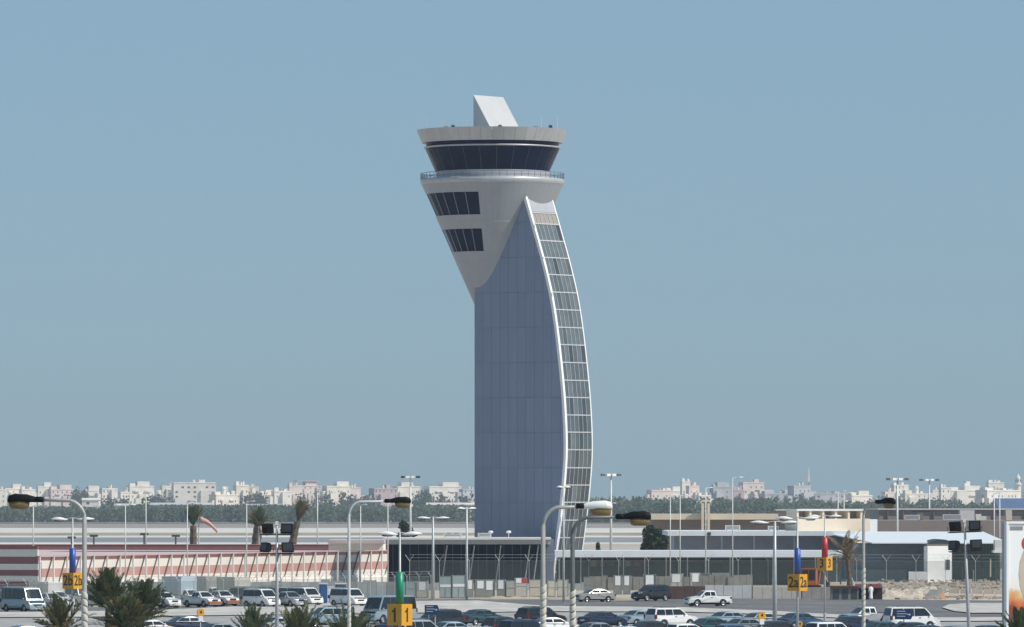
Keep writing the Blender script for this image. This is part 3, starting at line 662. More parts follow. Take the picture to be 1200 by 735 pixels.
# ------------------------------------------------------------ street lamps
m_wrap = M('rope_wrap', (.52,.50,.44), .7, 0, .1, 3)
def tubearc(px, pz, r, a0, a1, n=8): return [(px + r*math.cos(R(a0+(a1-a0)*i/n)), 0, pz + r*math.sin(R(a0+(a1-a0)*i/n))) for i in range(n+1)]
def street_lamp(label, x, D, ytop, reach, rz, headmat, polemat, ywrap, rise=.0, pr=.1):
    h = wz(ytop, D); t = thing('street_lamp', label, 'street lamp', (wx(x,D), D, 0), rz, 'single arm street lamps')
    rr = .75
    pts = [(0,0,0),(0,0,h*.5),(0,0,h-rr-rise)] + [(rr - rr*math.cos(R(a)), 0, h-rr-rise + rr*math.sin(R(a))) for a in range(15, 90, 15)] + [(reach-1.15, 0, h)]
    MB().tube(pts, [pr*1.15, pr, pr*.9] + [pr*.8]*5 + [pr*.55], 10).build('pole', polemat, t, True)
    MB().lathe([(.22,0),(.22,.02),(.14,.05),(.13,.9),(.11,1.0)], 10).build('base_sleeve', polemat, t, True)
    hd = MB(); x0 = reach-1.32
    hd.loft([[(x0+u*1.38, s*w_, h+z) for s, z in ((-1,-.03),(-.75,.5*tt),(0,.62*tt),(.75,.5*tt),(1,-.03),(.6,-.09),(-.6,-.09))] for u, w_, tt in ((0,.06,.12),(.2,.09,.2),(.45,.15,.36),(.8,.17,.4),(.95,.13,.3),(1,.06,.1))])
    hd = hd.build('lamp_head', headmat, t, True)
    x1 = x0 + .55
    MB().loft([[(x1+.38+.42*k*c, .14*k*s_, h+z) for c, s_ in [(math.cos(R(a)), math.sin(R(a))) for a in range(0,360,30)]] for z, k in ((-.05,1),(-.2,.96),(-.31,.84),(-.35,.6))]).build('lens', m_amber, hd, True)
    MB().lathe([(.07,-.16),(.105,-.15),(.115,.14),(.09,.16)], 10, caps=True).build('collar', m_black, t, True).matrix_local = Matrix.Translation((x0+.12, 0, h+.02)) @ Matrix.Rotation(R(90), 4, 'Y')
    zw = wz(ywrap, D); wr = MB(); nz = int((zw-.6)/.29)
    for i in range(nz):
        zc = .6 + i*.29
        wr.loft([[(pr*k_*math.cos(R(a)), pr*k_*math.sin(R(a)), zc + .07*math.sin(R(a+40)) + dz) for a in range(0,360,36)] for dz, k_ in ((0,1.22),(.03,1.3),(.19,1.3),(.22,1.22))])
    wr.build('rope_wrap', m_wrap, t, True)
    return t
m_polelight = M('lamp_pole_light', (.36,.36,.345), .5, .1, .1, 3); m_poledark = M('lamp_pole_dark', (.13,.14,.145), .5, .2, .12, 3)
m_headwhite = M('lamp_head_white', (.7,.7,.68), .4, 0, .08, 4)
street_lamp('street lamp at far left with black head pointing left past the palm', 99, 267, 586, 2.95, 180, m_black, m_polelight, 692)
street_lamp('slim street lamp with black head pointing right above the striped building', 409, 364, 587.5, 3.25, 0, m_black, m_palepole, 700, pr=.085)
street_lamp('street lamp with white topped head in front of the tower', 636.5, 267, 594, 2.65, 0, m_headwhite, m_polelight, 681)
street_lamp('dark street lamp with black head just right of the tower foot', 671, 275, 606, 3.1, 0, m_black, m_poledark, 682)
street_lamp('street lamp with short turned black head near the cream block', 1012, 364, 588.5, 2.3, -48, m_black, m_polelight, 661, pr=.085)

def lamp_heads(t, h, span, n=2, w_=.62):
    MB().tube([(-span*.75,0,h-.12),(0,0,h),(span*.75,0,h-.12)], .035, 5).build('crossarm', m_galv, t)
    for s in ((-1,1) if n == 2 else (1,)):
        q = MB(); c = (s*(span*.75), 0, h-.1)
        rg = []
        for k in range(7):
            u = k/6; wd = math.sin(math.pi*min(max(u,.06),.94)); rg.append([(c[0]-w_+2*w_*u, .2*wd*a, c[2]+.17*wd*b+.06*s*(u-.5)) for a, b in ((-1,0),(-.6,.75),(0,1),(.6,.75),(1,0),(.6,-.55),(0,-.75),(-.6,-.55))])
        hd = q.loft(rg).build('lamp_head', m_headwhite, t, True)
        MB().ell((c[0],0,c[2]-.09), (w_*.6,.13,.08), 10, 5).build('lens', m_dglass, hd, True)
def double_lamp(label, x, D, ytop, span, rz=0, pr=.075, polemat=None, w_=.62):
    h = wz(ytop, D); t = thing('double_lamp', label, 'lamp post', (wx(x,D), D, 0), rz, 'double headed lamp posts')
    MB().tube([(0,0,0),(0,0,h*.5),(0,0,h)], [pr*1.3, pr, pr*.7], 8).build('pole', polemat or m_galv, t, True)
    MB().lathe([(.2,0),(.2,.03),(.13,.05),(.12,.7),(.1,.75)], 8).build('base_sleeve', m_galv, t)
    lamp_heads(t, h, span, 2, w_); return t
double_lamp('double headed lamp post beside the dark terminal left of the tower', 507.5, 765, 606, 1.45, 12, .16, w_=.8)
double_lamp('double headed lamp post standing close to the tower left edge', 547, 770, 595, 1.05, 40, .13, m_palepole, .6)
double_lamp('big double headed lamp post left of the blue sleeved mast', 908, 570, 611, 1.75, 8, .16, w_=.8)
double_lamp('slim tall double headed lamp post rising before the tower glazing', 660.5, 750, 570, .55, 20, .11, m_palepole, .42)

# zone masts: lamp post + coloured sleeve + numbered yellow box
m_yel = M('sign_yellow', (.62,.30,.012), .5, 0, .06, 3); m_digit = M('sign_digit', (.035,.025,.01), .6, 0, .05, 3)
def text_mesh(txt, size):
    if txt == '1':
        k = size*.36; me = MB().prism([(-.1*k,-k),(.22*k,-k),(.22*k,k),(-.02*k,k),(-.12*k,.72*k),(-.42*k,.58*k),(-.42*k,.34*k),(-.1*k,.42*k)], -.006, .006, 'z').mesh('digits', m_digit); return me
    cu = bpy.data.curves.new('digits', 'FONT'); cu.body = txt; cu.size = size; cu.align_x = 'CENTER'; cu.align_y = 'CENTER'; cu.extrude = .006; cu.resolution_u = 3; cu.offset = .012
    o = bpy.data.objects.new('digits', cu); col.objects.link(o)
    me = bpy.data.meshes.new_from_object(o.evaluated_get(bpy.context.evaluated_depsgraph_get())); bpy.data.objects.remove(o)
    me.materials.clear(); me.materials.append(m_digit); return me
def zone_mast(label, txt, x, D, ytop, sleeve, ys0, ys1, yb0, yb1, wbox, colour, span=1.3):
    t = double_lamp(label, x, D, ytop, span, 5, .085, m_palepole if False else m_galv); t.name = 'zone_mast'; t['group'] = 'zone masts with numbered boxes'
    MB().lathe([(.01,wz(ys1,D)-.0),(sleeve,wz(ys1,D)),(sleeve,wz(ys0,D)),(.08,wz(ys0,D)+.04)], 16).build('sleeve', colour, t, True)
    z0, z1 = wz(yb1,D), wz(yb0,D); zc = (z0+z1)/2
    b = MB().box(-wbox/2, wbox/2, -wbox/2, wbox/2, z0, z1).build('number_box', m_yel, t); b.rotation_euler = (0,0,R(-41))
    me = text_mesh(txt, (z1-z0)*.92)
    for k in range(4):
        a = R(90*k); sc_ = min(1, wbox*.84/max(me.vertices[i].co.x*2 for i in range(len(me.vertices))))
        inst(me, 'number', b, (wbox/2*math.sin(a)+.012*math.sin(a), -(wbox/2+.012)*math.cos(a), zc), (R(90),0,a), (sc_,1,1))
    return t
m_sblue = M('sleeve_blue', (.015,.07,.32), .4, 0, .08, 2); m_sgreen = M('sleeve_green', (.0,.22,.11), .4, 0, .08, 2); m_sred = M('sleeve_red', (.42,.02,.03), .4, 0, .08, 2)
zone_mast('mast with green sleeve and yellow box numbered 1', '1', 468.5, 420, 624, .24, 671, 710, 708, 733, 1.1, m_sgreen, 1.0)
zone_mast('mast with blue sleeve and yellow box marked 2b by the big palm', '2b', 85, 500, 607, .235, 643, 673, 671.5, 690, 1.05, m_sblue)
zone_mast('mast with blue sleeve and yellow box marked 2a', '2a', 934.5, 500, 606, .23, 643, 674, 673, 692.5, 1.05, m_sblue)
zone_mast('mast with red sleeve and yellow box numbered 3', '3', 966.5, 640, 604, .29, 630, 654, 653, 668.5, 1.05, m_sred)

m_cabg = M('flood_glass', (.03,.032,.035), .2, 0, .2, 3)
# floodlight masts
def flood_mast(label, x, D, ytop, lean=0):
    t = thing('floodlight_mast', label, 'floodlight', (wx(x,D), D, 0), 0, 'floodlight masts with four lamps'); t.rotation_euler = (0, lean, 0)
    h = wz(ytop, D)
    MB().tube([(0,0,0),(0,0,h*.6),(0,0,h)], [.12,.1,.06], 8).build('pole', m_galv, t, True)
    for z in (h-.62, h-1.75): MB().tube([(-.95,0,z),(.95,0,z)], .04, 5).build('crossbar', m_darkmetal, t)
    k = 0
    for z in (h-.3, h-1.4):
        for s in (-1, 1):
            q = MB().loft([[(a*.34*f, y, b*.28*f) for a, b in ((-1,-1),(1,-1),(1,1),(-1,1))] for y, f in ((-.22,1),(.0,1),(.22,.55))])
            fl = q.build('floodlight', m_black, t, False, (s*.6, 0, z)); fl.rotation_euler = (R(-12), 0, [R(150),R(-8),R(-55),R(12)][k])
            MB().box(-.28,.28,-.235,-.221,-.22,.22).build('lens', m_cabg, fl)
            MB().tube([(s*.6-.4,0,z),(s*.6-.4,0,z-.33),(s*.6+.4,0,z-.33),(s*.6+.4,0,z)], .025, 4).build('bracket', m_darkmetal, t); k += 1
    MB().cbox((.0,.0,h+.05),(.16,.16,.22)).build('cap', m_headwhite, t)
flood_mast('floodlight mast with four black lamps before the striped building', 324.5, 400, 614)
flood_mast('leaning floodlight mast with four black lamps near the billboard', 1138.5, 400, 611, R(-2.4))

# thin distant poles and high masts
def light_pole(label, x, D, ytop, rz, heads=1, pr=.11):
    h = wz(ytop, D); t = thing('light_pole', label, 'light pole', (wx(x,D), D, 0), rz, 'thin airfield light poles')
    MB().tube([(0,0,0),(0,0,h)], [pr, pr*.7], 6).build('pole', m_palepole, t, True)
    for s in ((1,) if heads == 1 else (-1,1)):
        MB().tube([(0,0,h-.05),(s*.7,0,h+.05)], .05, 4).build('arm', m_palepole, t)
        MB().ell((s*.95,0,h+.06),(.45,.16,.09),8,4).build('lamp_head', m_headwhite, t, True)
for x, D, yt, lb, hd in ((39,1060,592,'thin light pole left of the blue sleeved mast, under the black lamp head',1),(147,800,592,'thin light pole rising just above the big palm crown',2),(171,1080,578,'thin light pole between the big palm and the dark windsock palm',1),
   (219.5,790,588,'thin pole standing against the palm with the windsock',1),(289,800,588,'thin pole left of the second brown palm',1),(372,1090,577,'thin light pole right of the tied brown palm',1),(422.5,780,592,'pale light pole just right of the slim street lamp',1),
   (454.5,790,590,'thin pole left of the green sleeve',1),(785.5,900,581,'left one of the two close pale poles at the dark tree',1),(797,900,581,'right one of the two close pale poles at the dark tree',1),(827,905,572,'pole in front of the arched rooftop pillars',1),
   (858.5,820,560,'tall thin pole over the white pickup tail',1),(982,1100,576,'left thin pole over the cream block pergola',1),(989,1105,578,'right thin pole over the cream block pergola',1),(1165,1120,578,'left thin pole over the brown warehouse end',1),(1171.5,1110,578,'right thin pole over the brown warehouse end',1),(715.5,1250,590,'thin dim pole behind the tall high mast near the tower',1)):
    light_pole(lb, x, D, yt, rnd.uniform(-60,60), hd, .085*D/800)
def high_mast(label, x, D, ytop, wd=1.0):
    h = wz(ytop, D); t = thing('high_mast', label, 'high mast light', (wx(x,D), D, 0), rnd.uniform(-15,15), 'high mast lights with flat heads')
    MB().tube([(0,0,0),(0,0,h)], [.26,.13], 8).build('pole', m_palepole, t, True)
    MB().tube([(-1.3*wd,0,h),(1.3*wd,0,h)], .09, 5).build('crossbar', m_galv, t)
    for i in range(4):
        q = MB().loft([[(-1.3*wd+i*.87*wd+a*.3, b*.35+y, h-.12+z) for a, b in ((-1,-1),(1,-1),(1,1),(-1,1))] for z, y in ((-.15,-.1),(.22,.1))]); q.build('lamp_head', m_headwhite if i%3 else m_darkmetal, t)
high_mast('high mast with flat head at the cream building left of tower', 481, 1150, 558.5)
high_mast('high mast with flat head just right of the tower glazing', 716, 1080, 556)
high_mast('tallest wide headed high mast over the brown warehouse', 1051.5, 1100, 561, 1.15)
high_mast('second wide headed high mast over the brown warehouse', 1089, 1260, 562, 1.15)
for x, y, lb in ((110,628,'small dark airfield post in the verge right of the left street lamp'),(169,626,'small dark airfield post in the verge left of the windsock palm'),(206,628,'small dark airfield post just left of the windsock palm'),(84,630,'small dark airfield post behind the blue sleeved mast')):
    D = 1500; t = thing('airfield_post', lb, 'post', (wx(x,D), D, 0), 0, 'dark airfield posts')
    h = wz(y, D) ; MB().tube([(0,0,0),(0,0,h)], .2, 5).build('pole', m_darkmetal, t); MB().cbox((0,0,h),(1.8,.4,.5)).build('head', m_darkmetal, t)

# small signs
m_signblue = M('info_blue', (.012,.05,.16), .4, 0, .08, 2)
def panel_sign(label, x, y0, y1, wd_px, D, posts=2, arrow=True):
    t = thing('info_sign', label, 'sign', (wx(x,D), D, 0), -14, 'blue information signs'); wd = wd_px*D/F; z0, z1 = wz(y1,D), wz(y0,D)
    MB().prism([(-wd/2,z0),(wd/2-.12,z0),(wd/2,(z0+z1)/2-.1),(wd/2,(z0+z1)/2+.1),(wd/2-.12,z1),(-wd/2,z1)], -.04, .04).build('panel', m_signblue, t)
    for i in range(3): MB().box(-wd*.38, wd*(.1+.12*(i%2)), -.05, -.041, z1-.16-.2*i, z1-.10-.2*i).build('text_line', m_headwhite, t)
    MB().prism([(wd*.22,(z0+z1)/2-.04),(wd*.32,(z0+z1)/2-.04),(wd*.32,(z0+z1)/2-.12),(wd*.42,(z0+z1)/2),(wd*.32,(z0+z1)/2+.12),(wd*.32,(z0+z1)/2+.04),(wd*.22,(z0+z1)/2+.04)], -.05, -.041).build('arrow', m_headwhite, t)
    for s in ((-.22,.22) if posts == 2 else (0,)): MB().tube([(s*wd,.06,0),(s*wd,.06,z1-.05)], .045, 6).build('post', m_palepole, t)
panel_sign('blue direction sign on two white posts near the green sleeved mast', 506, 709, 720.5, 17, 555)
panel_sign('blue direction sign in front of the white minivan', 1059, 714.5, 726, 21, 545, 1)
def bay_sign(label, x, y0, y1, D, wh=True):
    t = thing('bay_sign', label, 'sign', (wx(x,D), D, 0), 20, 'small yellow bay signs'); z0, z1 = wz(y1,D), wz(y0,D); s = (z1-z0)/2; zc = (z0+z1)/2
    MB().prism([(-s*.8,zc-s),(s*.8,zc-s),(s,zc-s*.3),(s,zc+s*.5),(s*.4,zc+s),(-s*.4,zc+s),(-s,zc+s*.5),(-s,zc-s*.3)], -.09, .09).build('plate', m_yel, t)
    MB().prism([(-s*.3,zc-.05),(s*.1,zc-.05),(s*.1,zc-.14),(s*.4,zc+.02),(s*.1,zc+.18),(s*.1,zc+.09),(-s*.3,zc+.09)], -.105, -.091).build('arrow', m_digit, t)
    if wh: MB().cbox((0,0,z0-.22),(.36,.2,.42)).build('ticket_box', m_headwhite, t)
    MB().tube([(0,0.0,0),(0,0,z0)], .045, 6).build('post', m_palepole, t)
bay_sign('small yellow sign on a white post at the left bay row', 235, 713.5, 722, 560)
bay_sign('yellow sign over a white box beside the lamp pole', 892.5, 717, 725.5, 545)
bay_sign('low yellow sign at the foot of the 2a mast', 937, 728, 734.5, 530, False)

# ------------------------------------------------------------ billboard
def print_mat():
    m = bpy.data.materials.new('billboard_print'); m.use_nodes = True; t = m.node_tree; b = t.nodes['Principled BSDF']; b.inputs['Roughness'].default_value = .5
    tc = t.nodes.new('ShaderNodeTexCoord'); n = t.nodes.new('ShaderNodeTexNoise'); n.inputs['Scale'].default_value = 1.1; n.inputs['Detail'].default_value = 5
    t.links.new(tc.outputs['Object'], n.inputs['Vector'])
    sx = t.nodes.new('ShaderNodeSeparateXYZ'); t.links.new(tc.outputs['Object'], sx.inputs[0])
    ad = t.nodes.new('ShaderNodeMath'); ad.operation = 'MULTIPLY_ADD'; ad.inputs[1].default_value = 1.5
    t.links.new(n.outputs[0], ad.inputs[0]); t.links.new(sx.outputs[2], ad.inputs[2])
    mr = t.nodes.new('ShaderNodeMapRange'); mr.inputs[1].default_value = 5.6; mr.inputs[2].default_value = 8.6; t.links.new(ad.outputs[0], mr.inputs[0])
    r = t.nodes.new('ShaderNodeValToRGB'); t.links.new(mr.outputs[0], r.inputs[0]); e = r.color_ramp.elements
    e[0].position = 0; e[0].color = (.10,.03,.02,1); e[1].position = 1; e[1].color = (.84,.84,.82,1)
    for p, c in ((.30,(.30,.05,.03)),(.42,(.62,.16,.05)),(.54,(.70,.42,.18)),(.66,(.82,.79,.72))): k = e.new(p); k.color = (*c, 1)
    t.links.new(r.outputs[0], b.inputs['Base Color']); return m
D = 330; t = thing('billboard', 'white framed billboard with flame coloured print at the right edge', 'billboard', (wx(1179,D), D, 0), 17)
W_ = 6.2; z0, z1 = 2.2, wz(611,D)
MB().box(.12, W_-.12, 0, .25, z0+.12, z1-.12).build('print', print_mat(), t)
for q, nm in ((MB().box(0,.115,-.06,.25,z0,z1),'frame'),(MB().box(W_-.115,W_,-.06,.25,z0,z1),'frame'),(MB().box(.12,W_-.12,-.06,.25,z1-.118,z1),'frame'),(MB().box(.12,W_-.12,-.06,.25,z0,z0+.118),'frame')): q.build(nm, m_white, t)
for i in range(8): MB().box(.2+i*.75, .2+i*.75+.66, -.02, -.004, z1-.42, z1-.24).build('header_tile', M('tile_%d' % i, (.25,.25,.26), .6), t)
MB().prism([(1.75+1.1*math.cos(R(a)), 7.6+1.75*math.sin(R(a))) for a in range(0,360,20)], -.012, -.002).build('print_shape', M('print_beige', (.55,.44,.36), .5, 0, .15, .8), t)
MB().prism([(1.0+.2*math.cos(R(a)), wz(637,D)+.3*math.sin(R(a))) for a in range(0,360,30)], -.012, -.002).build('print_spot', m_redp, t)
for x in (.14, W_*.5, W_-.14): MB().box(x-.12, x+.12, .26, .6, 0, (z1-.1 if abs(x-W_*.5) > 1 else z0)).build('post', m_fascia, t)
t = thing('bollard_light', 'small white headed lamp at the billboard post', 'lamp', (wx(1176,420), 420, 0))
hh = wz(680.5,420); MB().tube([(0,0,0),(0,0,hh)], .05, 6).build('post', m_darkmetal, t); MB().ell((-.03,0,hh),(.17,.12,.12),8,5).build('lamp_head', m_headwhite, t, True)

# ------------------------------------------------------------ vehicles
def paint(name, c, metal=.0, rough=.28): return M(name, c, rough, metal, .06, 1.2, coat=.5)
P = {'white': paint('paint_white', (.74,.74,.73)), 'silver': paint('paint_silver', (.42,.44,.45), .5, .33), 'grey': paint('paint_grey', (.2,.22,.23), .4), 'black': paint('paint_black', (.012,.013,.016)),
     'teal': paint('paint_teal', (.025,.075,.085), .3), 'navy': paint('paint_navy', (.012,.025,.06), .2), 'blue': paint('paint_blue', (.03,.085,.16), .3), 'ice': paint('paint_ice', (.30,.38,.43), .4), 'beige': paint('paint_beige', (.40,.395,.37), .3)}
m_tyre = M('tyre', (.02,.02,.02), .9, 0, .1, 3); m_rim = M('rim', (.45,.46,.47), .35, .7, .08, 3); m_cglass = glass('car_glass', (.012,.018,.022), .06); m_lamp = M('headlamp', (.6,.62,.63), .15, .2, .08, 4)
m_tail = M('tail_lamp', (.13,.012,.012), .25, 0, .1, 4); m_plate = M('plate', (.66,.66,.62), .5, 0, .05, 4); m_orange = M('orange_paint', (.43,.12,.035), .5, 0, .1, 1.5)
def arch(cx, r, z0=.24): return [(cx + r*math.cos(R(a)), max(z0, .33 + r*math.sin(R(a)))) for a in range(-10, 191, 20)]
KIND = {  # L, half width, body outline (rear bottom -> over -> front bottom), greenhouse outline, wheel xs, wheel r
 'sedan': (4.55, .87, [(.02,.3),(0,.62),(.06,.93),(.2,1.0),(.75,1.02),(3.4,.98),(4.2,.83),(4.47,.68),(4.55,.5),(4.53,.26)], [(.62,1.0),(1.3,1.38),(1.75,1.45),(2.4,1.45),(2.75,1.38),(3.5,.96)], (.95,3.65), .32),
 'hatch': (4.0, .85, [(.02,.3),(0,.6),(.05,.96),(.12,1.02),(3.0,1.0),(3.65,.84),(3.95,.66),(4.0,.5),(3.98,.26)], [(.08,1.0),(.42,1.42),(.9,1.5),(1.9,1.5),(2.25,1.43),(3.1,.98)], (.75,3.2), .31),
 'suv': (4.75, .93, [(.02,.4),(0,.7),(.03,1.1),(.08,1.16),(3.5,1.14),(4.4,1.02),(4.68,.85),(4.75,.6),(4.72,.36)], [(.06,1.14),(.28,1.72),(.7,1.8),(2.55,1.8),(2.85,1.74),(3.6,1.12)], (.95,3.8), .38),
 'pickup': (5.0, .88, [(.02,.45),(0,.6),(0,1.06),(.1,1.1),(1.95,1.1),(3.55,1.08),(4.7,.95),(4.95,.78),(5.0,.55),(4.97,.36)], [(1.75,1.08),(1.85,1.62),(2.05,1.68),(2.75,1.68),(3.0,1.62),(3.72,1.06)], (1.0,4.05), .37),
 'minivan': (4.85, .93, [(.02,.35),(0,.7),(.02,1.1),(.06,1.16),(4.0,1.1),(4.6,.95),(4.8,.72),(4.85,.5),(4.82,.3)], [(.04,1.14),(.2,1.88),(.55,1.97),(3.1,1.95),(3.45,1.86),(4.2,1.08)], (.95,3.85), .34),
 'minibus': (6.2, 1.05, [(.02,.4),(0,.8),(.02,1.25),(.06,1.3),(5.4,1.26),(5.95,1.1),(6.15,.8),(6.2,.55),(6.17,.36)], [(.04,1.28),(.14,2.4),(.5,2.55),(4.6,2.55),(4.95,2.42),(5.6,1.24)], (1.3,5.1), .4)}
CM = {}
def solid(mb, ol, wf, c):
    cx = sum(p[0] for p in ol)/len(ol); cz = sum(p[1] for p in ol)/len(ol)
    def ins(p): d = Vector((cx-p[0], cz-p[1])); d = d.normalized()*c if d.length > 0 else d; return (p[0]+d.x, p[1]+d.y)
    rg = [[(ins(p)[0], -wf(p), ins(p)[1]) for p in ol], [(p[0], -wf(p)+c, p[1]) for p in ol], [(p[0], -wf(p)*.45, p[1]+(.02 if p[1] > .7 else 0)) for p in ol],
          [(p[0], wf(p)*.45, p[1]+(.02 if p[1] > .7 else 0)) for p in ol], [(p[0], wf(p)-c, p[1]) for p in ol], [(ins(p)[0], wf(p), ins(p)[1]) for p in ol]]
    mb.loft(rg)
def car_meshes(k):
    if k in CM: return CM[k]
    Ln, W, up, gh, wxs, wr = KIND[k]; ms = []
    ar = wr + .07; low = []
    for cx in (wxs[1], wxs[0]): low += [(cx + ar*math.cos(R(a)), wr + ar*math.sin(R(a))) for a in range(0, 181, 22)]
    low = [(x, max(z, up[0][1]*.85)) for x, z in low]
    ol = up + low
    def wf(p): tt = 2*p[0]/Ln - 1; return W*(1 - .10*abs(tt)**4) - (.05 if p[1] < .5 else 0)
    zb, zt = gh[0][1], max(p[1] for p in gh)
    def wg(p): return W - .05 - (p[1]-zb)/(zt-zb)*.2*(1 if k not in ('minibus','minivan') else .6) - .06*abs(2*p[0]/Ln-1)**4
    mb = MB(); solid(mb, ol, wf, .05); ms.append(('body', mb.mesh('body', None), 'P'))
    mb = MB(); solid(mb, gh, wg, .04); ms.append(('cabin', mb.mesh('cabin', None), 'P'))
    mb = MB().box(.15, Ln-.15, -W+.22, W-.22, .2, up[2][1]-.12); ms.append(('chassis', mb.mesh('chassis', m_black), None))
    g0, g1, g2 = gh[0], gh[1], gh[2]; f2, f1, f0 = gh[-3], gh[-2], gh[-1]
    def lerp(a, b, u): return (a[0]+(b[0]-a[0])*u, a[1]+(b[1]-a[1])*u)
    def across(a, b, sgn):           # glass across the car between profile points a (low) and b (high)
        d = Vector((b[0]-a[0], b[1]-a[1])).normalized(); nn = Vector((d.y, -d.x))*sgn*.014; rg = []
        for p in (lerp(a,b,.1), lerp(a,b,.94)): rg.append([(p[0]+nn.x*q, y*(wg(p)-.1), p[1]+.02*(abs(y)<.7)+nn.y*q) for y, q in ((-1,1),(-.5,1.2),(.5,1.2),(1,1),(1,-1),(-1,-1))])
        return MB().loft(rg)
    ms.append(('windscreen', across(f0, f1, 1).mesh('windscreen', m_cglass), None))
    ms.append(('rear_window', across(g0, g1, -1).mesh('rear_window', m_cglass), None))
    # side windows
    lo, hi = zb + .05, zt - .13
    def xr(z): return g0[0]+(g1[0]-g0[0])*min(1,(z-g0[1])/(g1[1]-g0[1])) + .12
    def xf(z): return f0[0]+(f1[0]-f0[0])*min(1,(z-f0[1])/(f1[1]-f0[1])) - .14
    nsp = {'sedan':2,'hatch':2,'suv':3,'pickup':2 if k=='pickup' else 2,'minivan':3,'minibus':5}[k]
    xa, xb = xr(hi), xf(hi)
    cuts = [xa + (xb-xa)*i/nsp for i in range(1, nsp)]
    for i in range(nsp):
        l0 = xr(lo) if i == 0 else cuts[i-1]+.04; l1 = xr(hi) if i == 0 else cuts[i-1]+.04
        r0 = xf(lo) if i == nsp-1 else cuts[i]-.04; r1 = xf(hi) if i == nsp-1 else cuts[i]-.04
        if i == 0 and l0 > r0: l0 = l1
        for s in (-1, 1):
            poly = [(l0,lo),(r0,lo),(r1,hi),(l1,hi)]
            ms.append(('side_window', MB().loft([[(p[0], s*(wg(p)+.012), p[1]) for p in poly], [(p[0], s*(wg(p)-.05), p[1]) for p in poly]]).mesh('side_window', m_cglass), None))
    hz = up[-3][1]; Wn = W*.9
    for s in (-1, 1):
        ms.append(('headlight', MB().loft([[(Ln-.16, s*(Wn-.46), hz-.02),(Ln-.3, s*(Wn+.0), hz-.02),(Ln-.34, s*(Wn+.0), hz+.14),(Ln-.22, s*(Wn-.46), hz+.13)], [(Ln-.02, s*(Wn-.46), hz-.02),(Ln-.14, s*(Wn+.01), hz-.02),(Ln-.2, s*(Wn+.01), hz+.13),(Ln-.09, s*(Wn-.46), hz+.11)]]).mesh('headlight', m_lamp), None))
        tz0 = up[2][1]-.25; th = .36 if k in ('suv','minivan','minibus') else .2
        ms.append(('tail_light', MB().box(-.012, .2, s*(Wn-.0)-.13, s*(Wn-.0)+.02, tz0, tz0+th).mesh('tail_light', m_tail), None))
        ms.append(('mirror', MB().ell((f0[0]-.42, s*(W+.05), zb+.1), (.09,.12,.08), 8, 5).mesh('mirror', None, True), 'P'))
        ms.append(('door_handle', MB().box(f0[0]-1.45, f0[0]-1.27, s*(W+.005)-.02, s*(W+.005)+.02, zb-.13, zb-.09).mesh('door_handle', m_darkmetal), None))
        ms.append(('sill', MB().box(wxs[0]+ar+.02, wxs[1]-ar-.02, s*(W-.03)-.04, s*(W-.03)+.04, .2, .3).mesh('sill', m_black), None))
    ms.append(('bumper', MB().prism([(Ln-.25,.3),(Ln+.05,.32),(Ln+.06,.5),(Ln-.2,.52)], -Wn+.08, Wn-.08).mesh('bumper', None), 'P'))
    ms.append(('bumper', MB().prism([(.2,.34),(-.07,.36),(-.07,.56),(.2,.58)], -Wn+.04, Wn-.04).mesh('bumper', None), 'P'))
    ms.append(('grille', MB().box(Ln-.2, Ln-.0+.012, -Wn*.45, Wn*.45, hz-.08, hz+.05).mesh('grille', m_black), None))
    for x in (Ln+.066, -.078): ms.append(('number_plate', MB().box(x-.008, x+.008, -.26, .26, (.36 if x > 1 else up[2][1]-.3), (.47 if x > 1 else up[2][1]-.18)).mesh('number_plate', m_plate), None))
    if k == 'pickup': ms.append(('bed_liner', MB().box(.12, 1.7, -W+.12, W-.12, 1.0, 1.128).mesh('bed_liner', m_black), None))
    if k in ('suv','minivan'):
        for s in (-1,1): ms.append(('roof_rail', MB().tube([(.7,s*.6,zt-.02),(.9,s*.62,zt+.06),(2.3,s*.62,zt+.06),(2.5,s*.6,zt-.02)], .025, 4).mesh('roof_rail', m_darkmetal), None))
    ty = MB().lathe([(wr*.6,-.1),(wr*.95,-.11),(wr,-.07),(wr,.07),(wr*.95,.11),(wr*.6,.1)], 16, caps=False).mesh('tyre', m_tyre, True)
    rm = MB().lathe([(wr*.64,-.08),(wr*.62,.06),(wr*.5,.04),(wr*.2,.07),(.01,.08)], 10).mesh('rim', m_rim)
    CM[k] = (ms, ty, rm, wxs, wr, W, Ln); return CM[k]
def vehicle(name, kind, label, cat, x, D, rz, colr, group='cars in the car park'):
    ms, ty, rm, wxs, wr, W, Ln = car_meshes(kind)
    t = thing(name, label, cat, (wx(x,D), D, 0), rz, group)
    for nm, me, pm in ms:
        o = inst(me, nm, t, (-Ln/2,0,0))
        if pm:
            if not me.materials: me.materials.append(m_white)
            o.material_slots[0].link = 'OBJECT'; o.material_slots[0].material = P[colr]
    for cx in wxs:
        for s in (-1, 1):
            wh = inst(ty, 'wheel', t, (cx-Ln/2, s*(W-.13), wr), (R(-90)*s, 0, 0)); inst(rm, 'rim', wh)
    return t
def roofD(y, h): return (H-h)*F/(y-YH)
